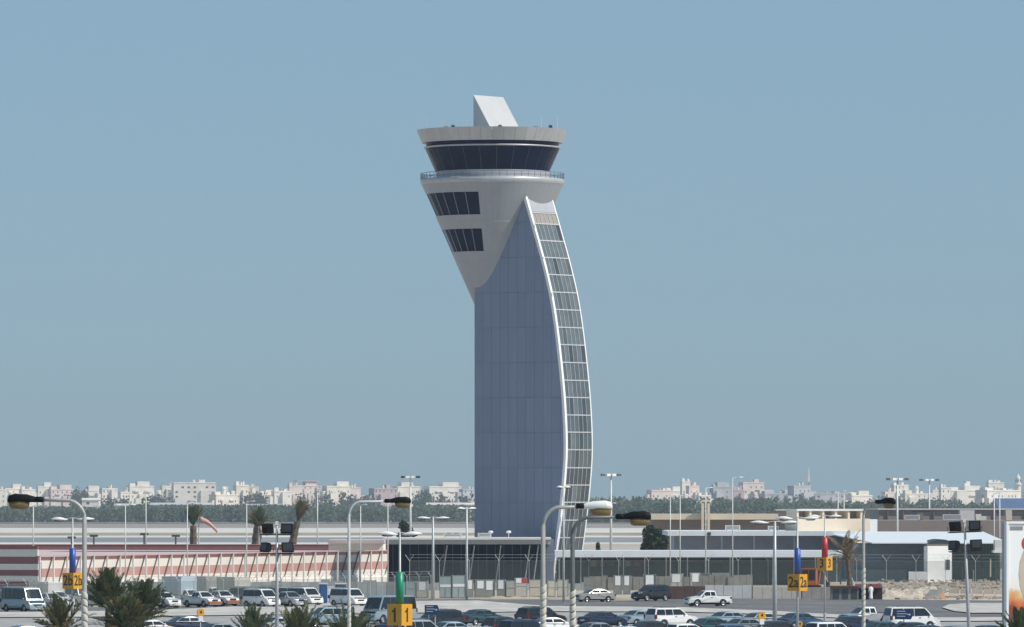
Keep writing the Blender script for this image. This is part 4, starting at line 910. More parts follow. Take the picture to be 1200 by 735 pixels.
carpark = [  # kind, x centre, distance, heading, colour, label
 ('minibus', 455, 626, 232, 'ice', 'ice blue van half hidden by the palm tip and the box numbered 1'),
 ('suv', 512, 590, 215, 'black', 'black estate under the blue direction sign near the 1 mast'),
 ('sedan', 564, 616, 40, 'teal', 'teal green saloon seen from behind below the sheeted containers'),
 ('hatch', 592, 573, 40, 'black', 'low black hatchback in front of the teal green saloon'),
 ('sedan', 570, 528, 40, 'silver', 'silver saloon cut by the lower edge below the black hatchback'),
 ('suv', 634, 606, 40, 'black', 'black off roader behind the light wrapped lamp pole'),
 ('sedan', 647, 572, 25, 'white', 'white saloon at the foot of the wrapped lamp poles'),
 ('sedan', 706, 604, 40, 'navy', 'dark saloon right of the dark lamp pole seen from behind'),
 ('sedan', 752, 612, 40, 'ice', 'pale grey saloon tucked behind the white off roader'),
 ('suv', 787, 602, 33, 'white', 'white off roader with dark rear window in the car park'),
 ('sedan', 764, 556, 40, 'black', 'black saloon roof in front of the white off roader'),
 ('sedan', 834, 570, 40, 'teal', 'dark teal saloon right of the white off roader'),
 ('sedan', 874, 568, 40, 'grey', 'dark grey saloon left of the yellow sign with white box'),
 ('hatch', 862, 536, 40, 'blue', 'blue hatchback at the lower edge left of the yellow sign'),
 ('sedan', 911, 556, 40, 'black', 'black saloon between yellow sign and big lamp pole'),
 ('sedan', 937, 597, 40, 'blue', 'blue saloon behind the 2a mast'),
 ('suv', 975, 530, 40, 'white', 'white off roader cut by the lower edge under the 3 mast'),
 ('sedan', 1000, 580, 40, 'navy', 'navy saloon left of the far right wrapped lamp pole'),
 ('pickup', 1014, 616, 208, 'silver', 'silver double cab pickup behind the wrapped lamp pole at right'),
 ('minivan', 1068, 596, 22, 'white', 'white minivan partly covered by the blue direction sign'),
 ('sedan', 1036, 553, 40, 'teal', 'dark teal saloon in front of the silver pickup'),
 ('hatch', 1060, 545, 220, 'black', 'small black hatchback in front of the white minivan'),
 ('sedan', 1088, 536, 40, 'navy', 'navy saloon at the lower edge right of the black hatchback'),
 ('sedan', 1122, 533, 40, 'grey', 'grey saloon roof at the lower edge by the leaning mast'),
 ('sedan', 1160, 535, 40, 'navy', 'dark blue saloon at the lower edge beside the billboard'),
 ('sedan', 221, 578, 30, 'navy', 'dark blue saloon right of the big palm at the lower edge'),
 ('suv', 382, 606, 205, 'ice', 'pale silver off roader between the low palms'),
 ('sedan', 289, 530, 40, 'white', 'white car roof at the lower edge by the dark spiky palm'),
 ('sedan', 24, 533, 210, 'blue', 'blue car roof at the lower left corner'),
 ('sedan', 470, 566, 40, 'navy', 'dark blue saloon under the yellow box numbered 1'),
 ('sedan', 530, 552, 40, 'ice', 'pale saloon just left of the teal green saloon at the lower edge'),
 ('suv', 617, 540, 40, 'navy', 'navy off roader at the lower edge by the light wrapped pole'),
 ('sedan', 735, 531, 40, 'silver', 'silver saloon at the lower edge before the dark saloons'),
 ('hatch', 806, 540, 40, 'white', 'white hatchback at the lower edge below the white off roader'),
 ('sedan', 893, 598, 40, 'silver', 'silver saloon behind the dark grey saloon at the big lamp pole'),
 ('sedan', 855, 604, 40, 'ice', 'pale saloon right behind the dark teal saloon'),
 ('suv', 493, 540, 40, 'silver', 'silver off roader at the lower edge below the blue sign'),
 ('sedan', 330, 575, 40, 'silver', 'silver saloon left of the floodlight pole foot'),
 ('sedan', 258, 545, 40, 'grey', 'grey saloon at the lower edge right of the small yellow sign'),
 ('sedan', 176, 560, 40, 'white', 'white saloon behind the right head of the palm clump'),
 ('sedan', 700, 548, 40, 'grey', 'grey saloon at the lower edge before the dark lamp pole'),
]
for kd, x, D, rz, c, lb in carpark: vehicle('parked_car', kd, lb, {'suv':'off roader','pickup':'pickup','minivan':'minivan','minibus':'van'}.get(kd,'car'), x, D, rz, c)
vehicle('parked_car', 'sedan', 'beige white saloon parked at the roadside by the fence', 'car', 697, 762, 207, 'beige', 'vehicles along the road')
vehicle('parked_car', 'suv', 'dark estate facing the camera at the roadside left of brown hoarding', 'car', 763, 770, 222, 'black', 'vehicles along the road')
vehicle('pickup_truck', 'pickup', 'white pickup driving along the road before the white hoarding', 'pickup', 829, 730, 202, 'white', 'vehicles along the road')
# fenced yard on the left
yard = [('minibus', 27, 690, 303, 'ice', 'large pale minibus at the far left behind the fence', 'minibus'),('pickup', 58, 712, 305, 'white', 'white pickup right of the large pale minibus', 'pickup'),
 ('pickup', 236, 722, 308, 'white', 'white pickup with orange bumper beside the pale box truck', 'pickup'),('minivan', 291, 735, 312, 'grey', 'grey green van right of the flatbed truck', 'van'),
 ('minivan', 323, 740, 310, 'ice', 'pale green van between thin pole and floodlight mast', 'van'),('minivan', 357, 735, 306, 'white', 'white delivery van left of the blue cubicle', 'van'),
 ('minibus', 88, 728, 303, 'white', 'white minibus behind the lamp pole left of the big palm', 'minibus'),('minivan', 8, 712, 300, 'silver', 'silver van at the left picture edge behind the minibus', 'van'),
 ('minivan', 118, 722, 305, 'white', 'white van seen just left of the big palm clump', 'van'),('pickup', 190, 716, 306, 'white', 'white pickup just right of the big palm clump', 'pickup'),('minivan', 306, 722, 308, 'white', 'white van in front of the green vans left of the floodlight mast', 'van'),('pickup', 338, 722, 306, 'silver', 'silver pickup just right of the floodlight mast', 'pickup'),('minivan', 408, 728, 306, 'white', 'white van behind the slim street lamp foot', 'van'),
 ('pickup', 259, 730, 304, 'white', 'white truck cab with orange bumper behind the fence', 'truck')]
for kd, x, D, rz, c, lb, ct_ in yard: 
    v = vehicle('yard_vehicle', kd, lb, ct_, x, D, rz, c, 'vehicles in the fenced yard')
    if 'orange' in lb: MB().prism([(2.3,.42),(2.62,.42),(2.64,.66),(2.3,.66)], -.8, .8).build('orange_bumper', m_orange, v)
def box_truck(label, x, D, rz, colr, boxmat, h=3.0, L_=4.2):
    v = vehicle('box_truck', 'pickup', label, 'truck', x, D, rz, colr, 'vehicles in the fenced yard')
    MB().box(-2.5-L_*.25, .05, -1.05, 1.05, 1.14, h).build('cargo_box', boxmat, v)
    for i in range(5): MB().box(-2.4-L_*.25+i*.75, -2.34-L_*.25+i*.75, -1.08, -1.051, 1.2, h-.05).build('rib', m_palepole, v)
    return v
box_truck('pale blue box truck right of the big palm behind the fence', 221, 738, 308, 'white', M('box_pale_blue', (.42,.50,.56), .5), 3.1)
box_truck('white box truck just right of the large pale minibus', 66, 722, 306, 'white', m_offwhite, 2.7)
box_truck('cream box truck between the green vans and the orange bumper truck', 284, 752, 306, 'white', M('box_cream', (.5,.48,.42), .6), 2.9)
box_truck('high white box truck behind the orange bumper vehicles', 251, 756, 306, 'white', P['beige'], 2.9)
# cubicles and odds in the yard
D = 745
for x0, x1, y0, mt, lb in ((374,383,684,M('cubicle_blue', (.03,.09,.25), .5),'blue portable cubicle left of the white one'),(384,392,688,m_white,'white portable cubicle between blue and dark ones'),(393,405,684,M('cubicle_slate', (.06,.09,.13), .5),'slate portable cubicle left of the slim street lamp')):
    t = thing('portable_cubicle', lb, 'cubicle', (wx(x0,D), D, 0), 0, 'portable cubicles'); w_ = (x1-x0)*D/F; h = wz(y0,D)
    MB().box(0,w_,0,1.1,.1,h-.08).build('body', mt, t); MB().box(-.04,w_+.04,-.04,1.14,h-.078,h+.06).build('roof', m_offwhite, t); MB().box(w_*.2,w_*.8,-.03,.02,.2,h-.3).build('door', mt, t); MB().box(.02,w_-.02,.02,1.08,0,.098).build('skid', m_black, t)
for i, (x, y0, mt, lb) in enumerate(((318,681,m_redp,'red board hanging above the green vans'),(333,682,m_white,'white board next to the red board'),(376,679,m_ccol[4],'pale green board above the blue cubicle'),(391,681,m_yel,'yellow board above the white cubicle'))):
    D = 790; t = thing('yard_board', lb, 'board', (wx(x,D), D, 0), 0, 'boards behind the yard vehicles'); h = wz(y0,D)
    MB().box(0,1.1,0,.08,h-.75,h).build('panel', mt, t)
    for s in (.1,1.0): MB().tube([(s,.12,0),(s,.12,h)], .035, 5).build('post', m_galv, t)
panel_wall('yard_wall', 'pale screen wall behind the yard vehicles under striped building', 'wall', 140, 475, 682, 705, 30, M('screen_pale', (.40,.41,.40), .8, 0, .12, .8, rand=.3), .12)
D = 655; t = thing('water_barrier', 'orange plastic barrier by the small palm at lower left', 'barrier', (wx(63,D), D, 0))
MB().prism([(-.28,0),(.28,0),(.16,.5),(.14,.75),(-.14,.75),(-.16,.5)], 0, 1.4, 'x').build('body', m_orange, t); MB().box(.2,1.2,-.2,-.17,.5,.62).build('stripe', m_white, t)

# orange machine with cab by the 3 mast
D = 800; t = thing('orange_digger', 'orange digger cab beside the 3 mast behind the hoarding', 'digger', (wx(939,D), D, 0), -8)
h0, h1 = wz(685,D), wz(667,D)
MB().box(0,1.75,0,1.6,h0-.1,h1).build('cab', m_orange, t); MB().box(-.05,1.8,-.05,1.65,h1+.001,h1+.1).build('roof', m_orange, t)
MB().box(.12,.8,-.03,.02,h0+.5,h1-.15).build('window', m_cglass, t); MB().box(.92,1.63,-.03,.02,h0+.5,h1-.15).build('window', m_cglass, t)
MB().box(-.3,2.2,-.1,1.7,.55,h0-.11).build('chassis', m_black, t)
for s in (0,1.3): MB().prism([(-.5,.0),(2.4,.0),(2.6,.3),(2.4,.55),(-.5,.55),(-.7,.3)], s, s+.35).build('track', m_tyre, t)
MB().tube([(1.9,.8,h0-.1),(2.3,.8,h1+.2),(3.0,.8,h0+.3)], .13, 5).build('arm', m_orange, t)
MB().loft([[(2.8,.4,h0+.3),(3.3,.4,h0+.2),(3.2,.4,h0-.35),(2.8,.4,h0-.3)],[(2.8,1.2,h0+.3),(3.3,1.2,h0+.2),(3.2,1.2,h0-.35),(2.8,1.2,h0-.3)]]).build('bucket', m_darkmetal, t)

# ------------------------------------------------------------ person
def person(label, x, D, rz):
    t = thing('person', label, 'person', (wx(x,D), D, 0), rz)
    V = [(0,0,.93,.14),(0,0,1.15,.13),(0,0,1.38,.15),(0,0,1.5,.06),(0,0,1.58,.085),(0,-.01,1.68,.1),(0,0,1.745,.07)]
    Eg = [(0,1),(1,2),(2,3),(3,4),(4,5),(5,6)]
    def chain(start, pts):
        p = start
        for q in pts: V.append(q); Eg.append((p, len(V)-1)); p = len(V)-1
        return p
    for s in (-1, 1):
        chain(0, [(s*.1,0,.85,.09),(s*.11,-.02,.48,.06),(s*.11,0,.1,.045),(s*.11,-.06,.04,.04),(s*.115,-.17,.03,.03)])
        hd = chain(2, [(s*.19,0,1.42,.07),(s*.25,.02,1.14,.045),(s*.27,-.05,.9,.032),(s*.275,-.07,.83,.03)])
        for i, f in enumerate((.075,.085,.08,.065)): chain(hd, [(s*(.275), -.10+.022*i, .80, .01),(s*.272, -.105+.022*i, .80-f*.6, .009),(s*.262, -.1+.022*i, .80-f, .008)])
        chain(hd, [(s*.26,-.115,.81,.011),(s*.25,-.13,.77,.009)])
    chain(5, [(0,-.115,1.655,.02)])                        # nose
    for s in (-1,1): chain(5, [(s*.1,.01,1.665,.022)])     # ears
    me = bpy.data.meshes.new('body'); me.from_pydata([v[:3] for v in V], Eg, []); me.materials.append(M('skin', (.28,.16,.10), .6))
    o = inst(me, 'body', t); md = o.modifiers.new('Skin', 'SKIN')
    for i, v in enumerate(V): me.skin_vertices[0].data[i].radius = (v[3], v[3])
    me.skin_vertices[0].data[0].use_root = True
    o.modifiers.new('Sub', 'SUBSURF').levels = 1
    cl = m_white; rg = []
    for z, rx, ry in ((.06,.25,.17),(.3,.24,.165),(.7,.21,.155),(1.0,.2,.16),(1.25,.205,.16),(1.42,.2,.135),(1.5,.1,.1),(1.53,.085,.09)): rg.append([(rx*math.cos(R(a)), ry*math.sin(R(a)), z) for a in range(0,360,24)])
    rb_ = MB().loft(rg)
    for s in (-1,1): rb_.tube([(s*.17,0,1.42),(s*.22,.01,1.28),(s*.255,.02,1.12),(s*.275,-.05,.92)], [.08,.075,.068,.065], 8)
    rb_.build('robe', cl, t, True)
    MB().ell((0,.012,1.71),(.108,.118,.105),12,8).build('hair', m_black, t, True)
    for s in (-1,1): MB().ell((s*.035,-.105,1.675),(.014,.01,.009),6,4).build('eye', m_black, t)
    MB().ell((0,-.098,1.615),(.028,.012,.008),6,4).build('mouth', m_redp, t)
person('person in a long white robe standing by the maroon awning stall', 1020.5, 777.5, 205)

# ------------------------------------------------------------ plants
def leafmat(name, c, c2, sc_=1.5, k=.3):
    m = M(name, c, .6, 0, .2, sc_, c2=c2, spec=.25); t = m.node_tree; b = t.nodes['Principled BSDF']; o = t.nodes['Material Output']
    tr = t.nodes.new('ShaderNodeBsdfTranslucent'); mx = t.nodes.new('ShaderNodeMixShader'); mx.inputs[0].default_value = k
    t.links.new(b.inputs['Base Color'].links[0].from_socket, tr.inputs[0]); t.links.new(b.outputs[0], mx.inputs[1]); t.links.new(tr.outputs[0], mx.inputs[2]); t.links.new(mx.outputs[0], o.inputs['Surface'])
    return m
m_fr = [leafmat('frond_green', (.055,.08,.035), (.14,.17,.09)), leafmat('frond_olive', (.075,.085,.035), (.13,.135,.065)), leafmat('frond_dry', (.16,.115,.055), (.25,.18,.09))]
m_trunk = M('palm_trunk', (.11,.08,.055), .95, 0, .25, 5, bump=.5)
def frond_mesh(Lf, droop, mt, n=30, wl=.46, seed=0):
    r = random.Random(seed); mb = MB(); pts = []
    for i in range(n+1):
        u = i/n; pts.append(Vector((Lf*(u - .12*droop*u*u), 0, -droop*Lf*.38*u*u)))
    mb.tube(pts[::4], [.035*(1-i/6.0)+.006 for i in range(len(pts[::4]))], 3)
    for i in range(2, n+1):
        u = i/n; l = wl*Lf/2.2*(math.sin(math.pi*min(1,u*.8+.15))**.7)*r.uniform(.8,1.15)
        for s in (-1,1):
            p = pts[i]; q = p + Vector((l*.75, s*l*.6, -l*.12 + l*.35*r.uniform(-.2,1)))
            d = Vector((.05,0,0)); mid = (p+q)/2 + Vector((0,0,.05*l))
            mb.add([p, p+d, mid+d*1.3, q, mid-d*.6], [(0,1,2,4),(4,2,3)])
    return mb.mesh('frond', mt)
FM = {}
def fm(kind, Lf, dr, sd):
    k = (kind, round(Lf,1), round(dr,1), sd)
    if k not in FM: FM[k] = frond_mesh(Lf, dr, m_fr[kind], seed=sd)
    return FM[k]
def palm(label, x, D, ztop, Lf, n, mix, el=(15,85), trunk_r=.17, lean=0, name='palm_tree', group='date palms near the car park', seed=1, props=False, tilt=0):
    r = random.Random(seed); t = thing(name, label, 'palm tree', (wx(x,D), D, 0), 0, group)
    top = Vector((lean, 0, ztop)); q = MB(); rg = []
    for i in range(13):
        u = i/12; rr = trunk_r*(1.25-.35*u)*(1.08 if i%2 else .92); rg.append([(lean*u*u+rr*math.cos(R(a)), rr*math.sin(R(a)), ztop*u) for a in range(0,360,45)])
    q.loft(rg).build('trunk', m_trunk, t)
    for i in range(n):
        e = el[0] + (el[1]-el[0])*((i+.5)/n)**.8; a = i*137.5 + r.uniform(-15,15)
        k = r.choice(mix); l = Lf*r.uniform(.8,1.1); dr = .25+.5*(1-e/90)
        f = inst(fm(k, round(l*2.5)/2.5, round(dr*3)/3, r.randint(0,2)), 'frond', t, top - Vector((0,0,.25*(1-e/90))))
        f.rotation_euler = (Matrix.Rotation(R(tilt),4,'Y') @ Matrix.Rotation(R(a),4,'Z') @ Matrix.Rotation(R(-e),4,'Y') @ Matrix.Rotation(r.uniform(-.5,.5),4,'X')).to_euler()
    if props:
        for a in (200, 330, 80): MB().tube([(.15*math.cos(R(a)),.15*math.sin(R(a)),ztop*.45),(1.2*math.cos(R(a)),1.2*math.sin(R(a)),0)], .05, 5).build('prop_stake', m_offwhite, t)
    return t
palm('tall left head of the bushy palm clump beside the far left lamp pole', 127, 400, wz(712,400), 2.35, 64, [0,0,1,1], (30,88), .2, seed=3)
palm('right hand head of the bushy palm clump at lower left', 166, 402, wz(724,402), 2.35, 60, [0,0,0,1], (24,88), .2, seed=14, tilt=5)
palm('low dense middle of the bushy palm clump at lower left', 147, 396, wz(738,396), 2.1, 70, [0,0,0,1,0,2], (10,86), .2, seed=15)
palm('small dull palm left of the far left lamp pole', 71, 395, wz(740,395), 2.3, 34, [0,1,2,1], (5,85), .16, seed=4)
palm('dark spiky palm tip at the lower edge right of centre left', 295, 410, wz(752,410), 2.3, 26, [0,0,0], (45,88), .15, seed=5)
palm('olive green palm tip beside the floodlight pole', 352, 405, wz(756,405), 2.5, 30, [1,1,0], (48,88), .15, seed=6)
palm('dark leaning palm tip left of the box numbered 1', 404, 395, wz(756,395), 2.6, 30, [0,0,1], (35,82), .15, seed=7, tilt=18)
palm('palm crown at the lower right corner before the billboard', 1197, 300, wz(752,300), 1.7, 40, [0,0,1], (5,86), .15, seed=8)
palm('pale yellow palm tip touching the floodlight pole', 342.5, 412, wz(748,412), 1.7, 14, [1,2], (62,88), .1, seed=9)
palm('slender brown palm with tied crown beside the windsock', 226.5, 1090, wz(616,1090), 3.3, 44, [0,0,2], (58,88), .55, name='tied_palm', group='tied palms behind the pink roof', seed=10)
palm('bushy brown palm behind the floodlight mast', 299, 1092, wz(616,1092), 3.0, 50, [0,0,1,2], (25,88), .75, lean=.5, name='tied_palm', group='tied palms behind the pink roof', seed=11)
palm('leaning brown palm with tied crown right of the floodlights', 340, 1094, wz(611,1094), 3.7, 40, [0,2,2], (66,88), .6, lean=1.2, name='tied_palm', group='tied palms behind the pink roof', seed=12, tilt=14)
palm('drooping brown palm held by prop stakes near the cream block', 996, 830, wz(650,830), 3.2, 26, [2,2,2,0], (-30,70), .3, lean=-.4, name='propped_palm', group='propped palm', seed=13, props=True, tilt=-12)

def leaf_cloud(r, n, c, rad, size, mb):
    for _ in range(n):
        while True:
            p = Vector((r.uniform(-1,1), r.uniform(-1,1), r.uniform(-1,1)))
            if p.length < 1: break
        p = p * (.55+.45*p.length) if r.random() < .5 else p
        q = Vector((c[0]+p.x*rad[0], c[1]+p.y*rad[1], c[2]+p.z*rad[2])); s = size*r.uniform(.6,1.3)
        a = Vector((r.uniform(-1,1), r.uniform(-1,1), r.uniform(-1,1))).normalized()*s; b = a.cross(Vector((r.uniform(-1,1), r.uniform(-1,1), r.uniform(-1,1)))).normalized()*s*.7
        mb.add([q-a, q+b, q+a, q-b], [(0,1,2,3)])
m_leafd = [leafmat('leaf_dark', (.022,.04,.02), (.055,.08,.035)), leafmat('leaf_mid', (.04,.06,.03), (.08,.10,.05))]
def bush_tree(label, x, D, ybase, ytop, wpx, seed, blobs=9, mat=None):
    r = random.Random(seed); t = thing('tree', label, 'tree', (wx(x,D), D, 0), 0); h = wz(ytop,D); w_ = wpx*D/F/2; hb = h*.15
    for k in range(3): MB().tube([(0,0,0),(r.uniform(-.2,.2)*w_,r.uniform(-.2,.2)*w_,h*.3),(r.uniform(-.6,.6)*w_,r.uniform(-.6,.6)*w_,h*.75)], [.25*w_*.4,.18*w_*.4,.05], 6).build('limb' if k else 'trunk', m_trunk, t)
    mb = MB()
    for i in range(blobs):
        u = i/blobs; rr = w_*(.62-.3*abs(u-.4))
        leaf_cloud(r, 230, (r.uniform(-1,1)*w_*.55, r.uniform(-1,1)*w_*.5, hb+(h-hb)*(.15+.75*u)), (rr, rr, (h-hb)*.17+.1), .22*w_**.5, mb)
    mb.build('crown', mat or m_leafd[0], t)
bush_tree('dark dense tree under the black lamp head right of the tower', 768, 1040, 646, 617, 34, 21, 12)
bush_tree('small green bush above the loading canopy near the tower', 703, 960, 650, 633, 10, 22, 6)
bush_tree('green shrub row tree behind the terminal roof', 474, 1300, 640, 610, 24, 23, 9)
bush_tree('slim dark cypress left of the terminal roof behind lamp pole', 407, 1000, 650, 626, 7, 24, 6)
# far wood behind the airfield and city trees
def wood(name, spec, n, seed, mat, leaves=66):
    r = random.Random(seed); mb = MB()
    for _ in range(n):
        x0, x1, D0_, D1_, yt0, yt1 = r.choice(spec); D = r.uniform(D0_, D1_); x = r.uniform(x0, x1); yt = r.uniform(yt0, yt1)
        h = wz(yt, D); cx = wx(x, D); rw = r.uniform(2.2, 4.5)
        mb.tube([(cx,D,0),(cx+r.uniform(-.5,.5),D,h*.6)], [.3,.12], 3)
        for k in range(3):
            leaf_cloud(r, leaves//3, (cx+r.uniform(-1.5,1.5), D+r.uniform(-1,1), h*(.17+.3*k)), (rw*(1.1-.15*k), rw*(1.1-.15*k), h*.2), .95, mb)
    return stuff(mb.build(name, mat))
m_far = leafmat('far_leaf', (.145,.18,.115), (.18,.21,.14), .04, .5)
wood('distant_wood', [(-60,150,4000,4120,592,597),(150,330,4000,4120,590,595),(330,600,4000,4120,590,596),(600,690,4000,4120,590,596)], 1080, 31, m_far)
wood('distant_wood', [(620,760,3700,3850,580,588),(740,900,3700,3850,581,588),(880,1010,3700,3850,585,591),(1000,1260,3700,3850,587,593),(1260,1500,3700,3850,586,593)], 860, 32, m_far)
wood('city_trees', [(85,102,4700,4900,569,585),(170,200,4700,4900,576,590),(100,150,4700,4900,580,590),(286,310,4700,4900,573,588),(350,415,4700,4900,573,590),(405,440,4700,4900,578,590),(486,505,4700,4900,570,588),(505,560,4700,4900,575,588),(905,960,4700,4900,578,588),(1020,1060,4700,4900,578,588),(1075,1125,4700,4900,582,590)], 330, 33, leafmat('city_leaf', (.08,.105,.075), (.14,.16,.12), .1, .5))
t = thing('perimeter_wall', 'long grey brown perimeter wall in front of the distant wood', 'wall', (0,3650,0))
for i in range(46): MB().box(wx(-40+i*28,3650)+.1, wx(-40+(i+1)*28,3650)-.1, 0, .4, 0, wz(612.4,3650)+.15*(i%2)).build('panel', M('perimeter', (.27,.245,.22), .9, 0, .1, .1) if i == 0 else bpy.data.materials['perimeter'], t)

# windsocks
def windsock(label, x, D, yt, flip=1, Ls=2.9):
    t = thing('windsock', label, 'windsock', (wx(x,D), D, 0)); h = wz(yt,D)
    MB().tube([(0,0,0),(0,0,h+.4)], .1, 6).build('pole', m_palepole, t)
    rg = []
    for i in range(9):
        u = i/8; c = Vector((flip*(.2+Ls*u*.95), 0, h - .35*u - Ls*.55*u*u)); rr = .52*(1-.6*u)*(1+.06*math.sin(i*2.1)); rg.append([c + Vector((rr*.35*math.sin(R(a))*u, rr*math.cos(R(a)), rr*math.sin(R(a)))) for a in range(0,360,36)])
    MB().loft(rg).build('sock', M('sock_salmon', (.55,.31,.25), .8, 0, .1, .6), t, True)
windsock('salmon pink windsock drooping right beside the tied palm', 233, 1086, 609)
windsock('short salmon windsock half hidden by the floodlights', 303.5, 1088, 620, 1, 1.2)

# ------------------------------------------------------------ distant city
cw = {'w': M('city_white', (.76,.71,.64), .85, 0, .12, .12, rand=.06), 'c': M('city_cream', (.74,.68,.59), .85, 0, .12, .12, rand=.08), 'p': M('city_pink', (.66,.56,.51), .85, 0, .12, .12, rand=.08), 'g': M('city_grey', (.46,.46,.47), .85, 0, .12, .12, rand=.08), 'm': M('city_mauve', (.48,.39,.39), .85, 0, .06, .08)}
m_cwin = glass('city_window', (.11,.12,.135), .3)
city = [ # x0 x1 ytop colour style label
 (-6,6,572,'w',0,'white block at the left picture edge'),(5,24,566,'c',1,'cream stepped block above the leftmost black lamp head'),(24,40,572,'w',0,'low white block right of the leftmost cream block'),
 (44,59,564,'w',2,'white block with a roof box between two cream ones at far left'),(58,84,567,'p',1,'pink topped wide block above the left lamp arm'),(85,95,578,'g',0,'low grey house right of the left lamp arm'),
 (99,120,568,'w',1,'white stepped block right of the left street lamp'),(118,136,571,'w',0,'plain white block left of the second thin pole'),(140,153,575,'c',0,'cream narrow block before the tall white one'),
 (151,178,563,'w',1,'tall white block with roof step above the third thin pole'),(178,192,577,'g',0,'low blue grey block left of the banded one'),(189,206,568,'w',0,'white block at the left end of the banded building'),
 (205,249,564,'w',3,'long white building with dark window bands over the windsock palm'),(248,276,573,'c',4,'cream block with a small dome turret'),(275,290,567,'c',0,'cream block over the thin pole by the second palm'),
 (288,302,569,'p',0,'pinkish block left of the round city trees'),(303,322,573,'c',1,'cream low block right of the round city trees'),(320,340,574,'w',0,'white low block left of the flat roofed one'),
 (338,352,568,'p',0,'pink block adjoining the flat roofed one'),(346,371,563,'p',5,'flat roofed pink block with overhanging top above the tied palm'),(370,383,571,'p',0,'pink connecting block right of the flat roof'),
 (380,408,563,'c',1,'cream tall block left of the slim lamp arm'),(404,421,570,'p',0,'low pink block at the slim lamp arm'),(435,463,571,'m',0,'mauve block above the slim lamp arm'),
 (463,490,564,'c',2,'cream tower block behind the left high mast'),(500,537,564,'w',1,'white wide block left of the tower'),(540,560,572,'g',0,'grey block touching the tower left edge'),
 (760,786,573,'p',0,'pale pink block at the left end of the right skyline'),(779,803,569,'w',1,'white stepped block in the first right cluster'),(798,808,563,'c',0,'thin cream turret in the first right cluster'),(805,818,568,'p',0,'pink block right of the thin turret'),(817,832,579,'w',0,'low white house beside the arched pillars'),
 (834,859,564,'g',2,'grey block left of the tall thin pole'),(859,871,573,'m',0,'mauve low block right of the tall thin pole'),(868,893,564,'p',0,'tall pink block right of the tall thin pole'),(858,880,581,'p',0,'low pink wing in front of the tall pink block'),
 (880,913,573,'p',1,'pink wide block above the white lamp heads'),(893,935,577,'g',0,'grey low block above the white lamp heads'),(916,941,573,'w',0,'white block left of the radio mast'),(925,948,568,'g',0,'grey block under the radio mast'),
 (938,1000,577,'g',3,'long grey building with square windows right of the radio mast'),(994,1020,574,'c',1,'cream block left of the right black lamp head'),(1034,1047,575,'p',0,'small pink block above the right black lamp head'),(1045,1063,567,'w',0,'white block behind the tallest high mast'),
 (1058,1090,572,'c',4,'big plain cream block with turret between the high masts'),(1092,1103,573,'w',0,'small white house right of the second high mast'),(1101,1113,570,'w',0,'white narrow house left of the ornate white building'),
 (1110,1147,568,'w',1,'ornate white building with dark window rows'),(1126,1137,563,'w',2,'white upper pavilion of the ornate white building'),(1147,1192,573,'w',0,'long white building over the warehouse pier'),(1157,1175,564,'w',0,'white raised block on the long white building'),(1196,1240,572,'w',1,'white block at the right picture edge')]
